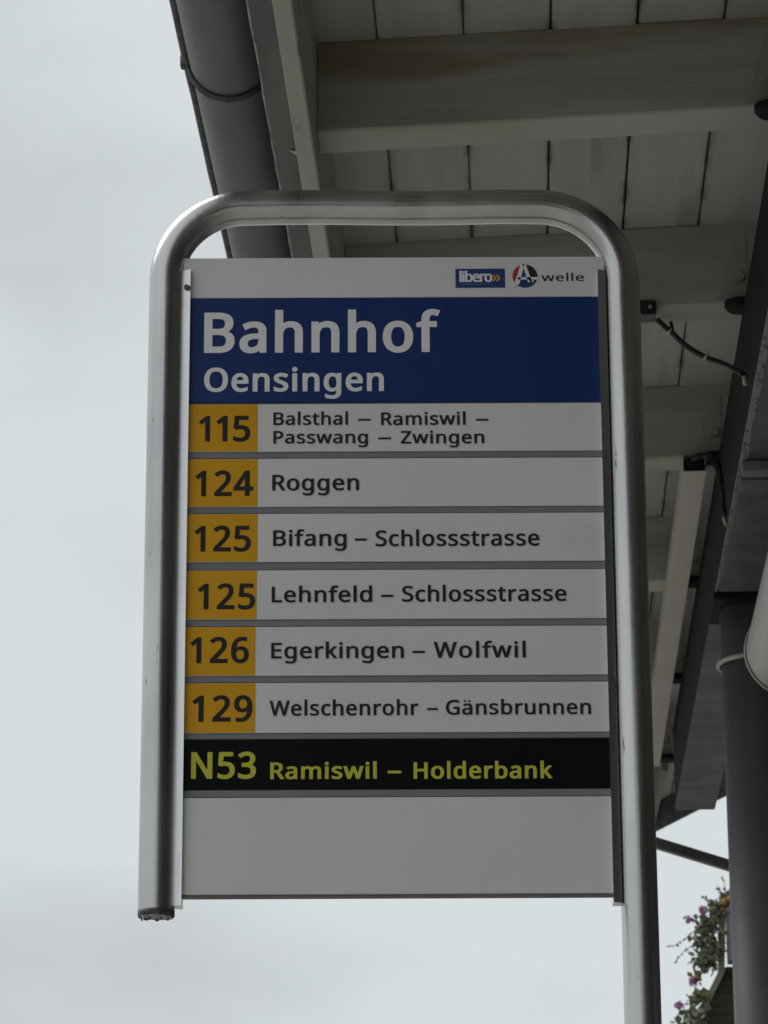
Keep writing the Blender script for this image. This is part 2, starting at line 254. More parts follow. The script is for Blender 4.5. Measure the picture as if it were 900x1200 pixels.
# ------------------------------------------------------------------ lettering: outlines per letter, 1000 units = 1 em
GLYPHS = {
'bold': """1:420:31,381,88,319,160,373,159,-13,161,-14,259,-14,259,493,181,493 2:420:9,432,16,423,65,370,84,381,118,404,136,413,152,418,169,421,197,421,213,417,223,412,230,407,238,397,243,386,248,370,248,337,243,318,239,306,230,287,218,269,203,249,178,222,11,55,11,-14,369,-14,369,68,147,69,246,169,288,215,312,245,334,284,343,307,349,331,350,340,350,376,347,393,342,411,334,428,323,445,305,463,294,472,263,488,242,494,221,499,181,501,177,500,148,499,122,493,98,485,61,467 3:420:5,439,51,383,58,377,118,409,133,415,158,421,193,422,203,421,218,417,225,413,238,402,247,385,250,370,250,356,246,336,236,318,224,306,215,300,189,291,156,287,83,286,83,210,85,208,170,208,200,204,224,197,240,189,249,181,259,165,263,147,262,118,257,103,251,90,239,76,229,70,207,62,182,58,144,58,116,62,83,70,45,85,11,95,9,77,10,10,52,-6,90,-16,139,-21,183,-21,228,-16,256,-9,277,-1,293,7,312,19,334,40,347,58,355,74,361,93,367,124,367,148,364,166,359,185,350,203,334,223,323,232,307,243,285,253,284,254,305,268,326,287,338,304,347,327,352,358,351,387,347,406,342,420,331,439,320,453,298,472,287,479,264,489,240,496,223,499,173,501,133,497,108,492,89,485,53,469,7,442 4:420:-7,162,-6,95,221,95,223,93,224,-14,322,-14,322,94,391,95,392,174,390,176,324,176,322,178,321,497,231,497,228,496|107,176,223,342,223,177,188,176,185,175,123,175,119,174,108,174 5:420:21,37,22,11,55,-4,86,-13,117,-19,146,-21,185,-21,232,-14,259,-6,277,1,301,16,314,26,328,40,338,53,349,70,357,89,362,106,366,131,367,156,365,183,358,210,347,232,335,250,319,266,296,282,277,292,255,300,223,306,194,309,152,308,136,305,134,307,142,411,332,412,332,494,53,494,52,489,32,247,35,244,79,220,85,220,138,229,179,230,202,227,227,219,238,212,248,203,258,186,263,165,265,139,262,120,258,106,253,95,245,85,235,76,222,69,196,60,175,58,160,58,156,59,143,59,113,64,84,72,57,85,27,97,23,97,23,41 6:420:16,231,17,165,21,136,32,98,46,66,59,47,71,32,95,11,126,-6,148,-14,186,-21,215,-21,244,-17,272,-9,294,1,316,16,336,36,351,58,366,93,373,127,374,168,370,198,364,218,359,231,343,257,328,274,302,293,280,303,251,312,232,314,194,314,163,309,147,303,123,291,123,297,129,327,135,343,146,368,159,386,169,395,184,406,199,414,211,418,244,424,284,422,332,411,336,411,336,490,301,499,272,500,268,501,244,501,203,497,169,489,148,481,126,469,103,453,83,435,70,419,54,394,40,362,32,339,25,310,20,277|117,161,119,179,125,197,134,210,144,220,155,227,168,234,190,239,211,239,231,235,246,227,255,218,266,199,270,187,273,172,273,133,270,116,264,99,259,89,249,76,238,67,227,62,210,58,189,58,169,63,158,70,145,83,133,100,123,128 9:420:13,340,14,297,18,274,23,257,31,240,45,220,56,207,76,191,101,178,120,171,149,166,165,166,168,164,195,166,213,169,240,176,261,188,264,187,257,153,250,133,240,112,226,93,203,74,176,62,146,56,111,56,100,58,49,69,49,-11,76,-17,112,-21,149,-21,184,-17,209,-12,236,-3,267,15,292,34,316,61,333,89,344,111,359,158,364,186,369,232,370,291,368,323,362,354,356,378,348,398,337,418,320,441,300,462,284,473,259,486,237,494,209,500,178,501,153,499,124,492,107,485,82,472,61,454,42,431,27,404,21,386,15,362|113,319,114,348,118,369,129,393,133,398,147,411,161,418,180,422,193,422,212,418,226,410,242,395,249,385,261,360,266,340,268,331,268,303,262,286,257,277,247,265,234,254,220,246,205,242,199,241,170,241,153,245,142,250,130,262,125,270,118,286,114,304 B:472:44,491,45,-14,251,-14,267,-13,309,-5,332,3,359,17,376,30,389,43,403,62,410,76,416,94,420,116,420,130,422,134,420,157,418,173,414,186,407,201,399,213,386,228,368,240,343,253,342,255,362,268,376,280,389,297,396,312,402,328,405,344,405,378,400,401,396,412,389,428,371,450,351,464,326,476,282,488,238,493,46,493|147,68,147,210,234,211,257,208,284,200,293,193,304,181,310,170,314,156,315,145,314,124,306,99,295,85,289,80,279,74,267,70,241,66,149,66|147,291,147,413,226,413,249,410,262,408,279,401,284,397,294,386,298,377,301,362,299,336,296,324,291,314,288,309,278,300,258,293,225,289,149,289 E:409:44,491,45,-14,354,-14,354,67,147,68,147,209,341,210,342,289,340,291,147,291,147,410,149,412,354,412,354,493,46,493 G:525:20,258,20,219,25,174,33,140,47,106,61,79,76,59,92,42,110,27,136,9,161,-3,185,-10,215,-17,251,-21,301,-21,360,-16,409,-6,460,8,460,268,253,268,254,186,358,185,358,69,357,67,352,66,335,63,311,60,265,60,252,62,214,71,197,79,185,87,164,107,153,122,145,136,132,174,125,219,127,273,132,303,136,316,147,341,160,362,166,370,187,390,200,398,215,406,240,414,267,418,307,418,352,410,381,401,398,394,421,387,459,464,457,467,407,484,372,493,338,499,306,500,302,501,256,500,219,495,188,486,160,476,125,456,101,438,79,416,57,386,43,358,31,325,23,286 H:533:44,491,45,-14,146,-14,147,209,349,209,351,207,351,-14,453,-14,453,493,351,493,351,293,349,291,147,291,146,493,46,493 L:388:44,491,45,-14,355,-14,355,68,147,69,147,491,145,493,46,493 N:546:44,491,45,-14,140,-14,142,-13,141,329,150,316,363,-14,466,-14,466,493,370,493,368,491,368,151,362,160,148,491,145,493,46,493 O:560:20,262,21,202,29,153,45,106,54,87,69,65,80,50,97,34,111,22,134,8,163,-5,179,-10,209,-17,244,-21,281,-21,307,-19,350,-9,371,-1,396,12,427,35,451,60,466,82,485,123,492,143,499,172,504,212,504,268,503,282,496,322,491,343,482,368,472,387,460,408,437,436,421,450,405,463,388,473,361,485,342,492,318,497,285,501,240,501,194,495,173,489,152,481,131,471,107,454,80,429,72,419,57,398,43,369,32,339,28,322,23,291|125,237,127,272,130,299,136,323,144,345,156,368,169,385,182,397,206,410,225,416,252,420,288,418,313,413,334,403,350,392,367,372,378,353,388,325,395,295,398,275,399,223,394,178,388,156,380,133,371,115,363,103,357,95,342,82,321,70,298,63,279,60,235,62,217,66,202,71,192,76,176,88,167,97,156,112,140,145,129,189,127,210,127,233 P:442:44,491,44,-13,46,-14,145,-14,147,-13,147,172,205,172,233,175,257,179,272,183,304,195,318,203,341,219,364,243,371,255,382,277,389,298,393,323,392,366,386,390,378,410,369,426,359,439,349,449,330,463,308,475,297,479,263,488,224,493,46,493|147,255,147,412,207,413,218,412,247,405,266,395,275,385,282,373,286,361,289,343,289,328,285,303,279,290,273,281,261,270,247,263,229,258,187,253,149,253 R:453:44,491,45,-14,146,-14,147,182,149,184,207,184,209,183,325,-14,440,-13,439,-9,431,5,308,206,307,207,297,206,324,220,340,231,361,251,375,270,383,286,389,302,393,327,393,360,390,378,382,406,374,422,366,434,351,450,328,467,295,481,261,489,229,493,46,493|147,265,147,412,201,413,230,410,255,404,268,396,276,388,282,378,286,366,289,348,289,334,285,310,279,297,273,287,265,279,250,271,229,266,201,263,149,263 S:404:13,94,14,7,55,-8,77,-13,110,-19,142,-21,185,-21,226,-16,256,-8,288,7,309,22,322,33,338,53,346,68,354,90,358,114,358,143,355,160,350,179,341,198,326,216,318,225,303,236,285,248,248,267,174,296,142,315,134,324,127,336,122,353,122,372,129,393,140,405,153,413,176,418,213,418,238,414,264,407,294,396,319,389,347,454,351,465,351,468,293,488,257,496,206,501,167,500,124,492,99,482,75,469,64,460,46,443,36,428,28,412,23,397,20,381,20,345,21,336,28,310,37,290,47,275,67,256,98,234,132,217,173,202,210,186,234,172,245,160,251,150,255,135,255,112,252,100,247,90,235,77,222,69,205,63,186,60,148,60,118,64,78,74,15,96 W:660:-18,493,97,65,117,-7,120,-14,212,-14,310,318,312,316,411,-14,504,-14,641,485,642,493,536,493,455,178,454,177,356,493,263,493,170,180,168,182,88,491,85,493 Z:420:5,49,5,-13,6,-14,379,-14,380,66,378,68,133,66,370,426,372,430,371,493,13,493,13,412,243,412 a:412:10,111,10,87,13,69,15,57,25,36,35,22,51,7,63,-1,86,-12,111,-19,130,-21,162,-21,184,-19,199,-16,218,-9,238,1,255,13,257,11,261,-10,264,-15,342,-14,343,268,339,291,335,304,327,322,318,334,302,350,278,365,245,376,216,380,171,380,134,375,97,364,46,343,44,340,78,272,104,280,133,293,159,301,178,304,200,304,209,302,222,297,233,287,239,277,241,266,244,233,243,232,237,230,182,229,139,224,97,213,68,200,42,180,32,168,23,156,14,133|113,97,114,114,119,128,132,143,146,150,167,155,196,159,242,160,243,131,241,119,236,100,228,85,216,74,196,62,183,58,164,55,153,55,134,59,123,66,119,72,114,85 b:449:36,523,37,-14,114,-15,116,-14,121,6,124,12,141,0,162,-10,178,-16,212,-21,242,-21,270,-17,295,-9,316,1,335,15,347,27,360,42,369,54,382,82,391,115,397,153,397,207,391,247,387,262,375,294,360,318,337,343,308,363,281,373,246,380,208,380,176,375,160,369,138,358,137,524,38,525|137,157,137,206,141,236,147,257,160,282,168,290,178,296,195,301,206,302,235,301,245,298,262,288,274,274,282,258,287,243,291,223,294,197,294,162,288,123,282,102,274,86,265,74,253,65,245,61,224,56,193,59,183,62,172,67,162,76,150,98,143,120 c:358:16,198,16,158,19,133,24,106,35,75,44,58,63,32,81,16,94,7,114,-4,139,-13,164,-19,186,-21,222,-21,253,-17,290,-6,314,4,314,86,282,77,249,65,230,60,189,59,168,65,154,73,145,82,137,93,132,103,125,122,123,135,120,152,119,181,120,185,121,215,127,241,132,256,140,270,152,284,172,296,188,300,219,300,246,294,276,284,294,280,326,355,282,371,246,379,219,381,193,381,153,376,127,368,99,355,76,338,56,317,44,299,32,275,24,252,19,224 d:449:16,199,16,160,19,132,23,108,33,75,45,52,61,31,81,12,101,-1,121,-10,144,-17,171,-21,199,-21,228,-17,249,-10,261,-5,285,10,287,8,290,-11,293,-15,376,-14,376,524,277,524,276,357,256,368,228,377,197,381,174,381,144,377,115,368,96,357,74,342,61,328,50,315,33,283,23,248,19,227|119,172,120,206,127,241,132,257,140,273,155,291,167,298,181,302,193,303,211,302,232,297,240,293,250,285,258,274,267,253,273,231,276,199,276,149,273,120,267,100,258,82,251,74,235,63,221,59,201,56,178,58,165,62,156,68,143,81,131,103,123,132 e:414:16,195,16,160,19,135,25,104,32,86,43,65,58,43,80,21,102,5,134,-9,157,-16,194,-21,232,-21,260,-19,284,-14,303,-9,348,7,348,89,344,89,281,67,259,62,223,58,207,58,186,61,165,69,152,78,144,85,132,104,127,118,121,140,120,152,122,154,365,154,366,214,365,218,365,231,362,249,355,274,341,306,328,323,315,338,300,350,285,360,265,369,238,377,207,381,185,381,163,379,139,373,118,365,101,356,81,342,62,323,45,299,33,275,25,253,19,222|123,232,133,265,144,281,155,292,163,297,177,302,186,304,205,304,214,302,226,298,234,293,243,284,251,270,258,252,261,237,261,232,259,230,124,230 f:267:-11,351,-10,300,50,300,52,298,53,-14,153,-14,154,298,156,300,242,300,244,302,244,374,154,375,154,401,158,423,163,436,170,445,175,448,187,451,207,450,240,441,253,438,258,439,286,510,232,525,213,528,190,528,169,528,145,523,125,517,112,510,96,499,80,484,71,470,64,457,60,447,55,423,52,399,52,373,-8,354 g:449:16,199,17,143,23,110,31,84,40,63,52,43,63,29,83,10,99,0,130,-14,153,-19,184,-22,207,-20,232,-16,259,-7,274,2,276,0,275,-33,270,-53,263,-66,246,-84,227,-94,203,-98,165,-97,144,-94,114,-87,46,-62,44,-147,81,-161,121,-170,171,-176,213,-176,239,-173,271,-166,298,-156,324,-139,348,-114,362,-90,367,-76,372,-57,376,-29,376,374,293,374,291,372,286,350,269,361,249,370,222,378,202,381,156,380,132,374,114,367,89,353,72,339,60,325,45,304,37,289,27,262,20,233|119,171,120,207,125,238,137,268,147,282,154,289,171,299,180,302,209,302,227,298,236,294,246,287,255,278,264,262,273,235,276,208,278,163,276,159,275,129,271,109,262,87,256,78,249,71,235,63,222,59,203,56,188,56,173,59,159,65,153,70,139,87,129,107,123,133 h:451:36,523,37,-14,137,-14,137,207,140,228,146,252,155,273,160,281,172,292,187,298,200,301,229,303,249,298,262,291,274,273,280,255,281,245,281,-14,381,-14,382,239,381,243,381,260,377,285,371,302,363,319,349,339,336,351,324,359,305,368,293,372,262,379,249,380,212,380,201,379,181,375,162,368,138,356,137,524,38,525 i:209:37,373,37,-13,39,-14,135,-14,137,-13,137,373,135,375,39,375|31,465,32,448,34,437,41,425,53,415,64,409,79,405,94,405,107,408,116,412,125,418,133,426,139,436,142,447,142,470,140,476,132,491,122,500,108,506,97,509,78,509,70,508,50,498,37,484 k:394:36,523,37,-14,136,-14,136,124,153,146,162,135,271,-14,353,-13,356,-12,385,-11,384,-8,225,205,227,209,377,370,264,375,137,242,136,524,38,525 l:209:36,523,36,-13,38,-14,135,-14,137,-13,137,523,135,525,38,525 m:664:36,373,37,-14,137,-14,137,209,141,237,147,259,160,284,175,296,203,303,226,301,239,297,244,294,254,282,258,274,264,255,265,245,266,-14,365,-14,365,205,369,241,377,266,384,278,391,287,401,294,410,298,433,303,456,301,471,295,481,286,486,278,493,255,494,245,494,-14,594,-14,594,259,593,270,586,301,577,322,565,339,554,350,542,359,514,372,487,379,462,382,430,380,403,375,380,367,353,351,337,337,328,347,315,357,292,369,266,377,247,380,216,382,185,377,160,369,139,359,128,351,126,355,123,373,121,375,38,375 n:451:36,373,37,-14,137,-14,137,207,140,228,146,252,155,273,160,281,172,292,180,296,200,301,229,303,249,298,262,291,274,273,280,255,281,245,281,-14,381,-14,382,239,381,243,381,261,373,299,362,322,352,336,339,349,316,364,292,373,258,380,222,382,191,377,158,367,139,358,128,350,123,373,121,375,38,375 o:442:16,199,16,162,21,123,25,107,35,82,53,50,63,37,78,22,99,7,131,-9,167,-19,188,-21,218,-21,240,-19,260,-14,280,-8,305,4,330,22,345,37,359,56,375,86,383,110,387,128,391,161,390,215,383,250,376,270,367,290,356,308,338,329,314,349,282,367,247,377,215,381,192,381,160,377,142,373,123,367,99,355,87,347,68,330,57,318,46,303,33,278,21,240|119,174,120,207,127,243,139,270,145,279,155,289,165,296,182,301,193,302,213,302,230,300,246,293,257,284,264,275,277,250,284,225,288,191,287,153,283,128,276,107,267,88,258,77,248,69,239,63,222,58,198,56,186,58,171,62,154,72,140,89,131,107,123,136 r:313:36,373,36,-13,38,-14,135,-14,137,-13,137,207,140,224,146,241,152,255,161,268,181,286,197,294,214,299,229,299,278,291,289,359,290,373,287,375,262,379,235,382,217,382,197,379,178,373,160,365,144,355,129,342,127,345,126,368,124,375,38,375 s:357:13,281,13,260,20,232,34,210,47,197,67,183,94,169,167,139,190,127,205,116,213,100,213,87,212,81,206,71,201,66,186,59,157,55,127,56,94,63,70,71,48,81,15,92,15,7,44,-5,82,-16,126,-21,165,-21,205,-16,236,-6,263,7,286,25,296,39,304,53,308,64,312,83,312,115,310,123,305,140,296,156,280,174,256,190,222,207,157,233,124,250,119,254,114,262,112,269,112,281,114,286,119,293,131,300,152,304,178,304,205,300,239,289,253,283,272,278,276,278,310,348,309,350,252,371,213,379,185,381,156,381,114,376,81,365,61,355,47,345,34,332,27,322,17,302 t:278:-10,350,-10,300,39,300,41,298,41,86,44,66,49,48,61,25,80,5,93,-4,118,-14,143,-20,154,-21,194,-20,222,-14,248,-5,248,68,190,56,169,57,161,59,151,68,145,79,142,93,143,299,246,300,246,374,143,375,142,457,72,458,69,453,45,377,-4,355 u:451:32,373,32,108,36,79,43,56,52,37,64,22,80,7,106,-8,121,-13,154,-20,199,-21,225,-17,242,-13,263,-5,287,8,288,7,292,-13,293,-14,379,-14,379,374,279,374,278,160,277,156,277,143,273,119,262,90,255,79,249,72,242,67,226,61,200,56,171,59,156,66,144,79,136,102,133,127,133,374,34,375 w:564:-20,374,91,-13,189,-13,263,215,269,201,336,-13,436,-13,548,375,446,376,444,374,383,150,312,375,217,375,145,152,143,153,85,375,-18,376""",
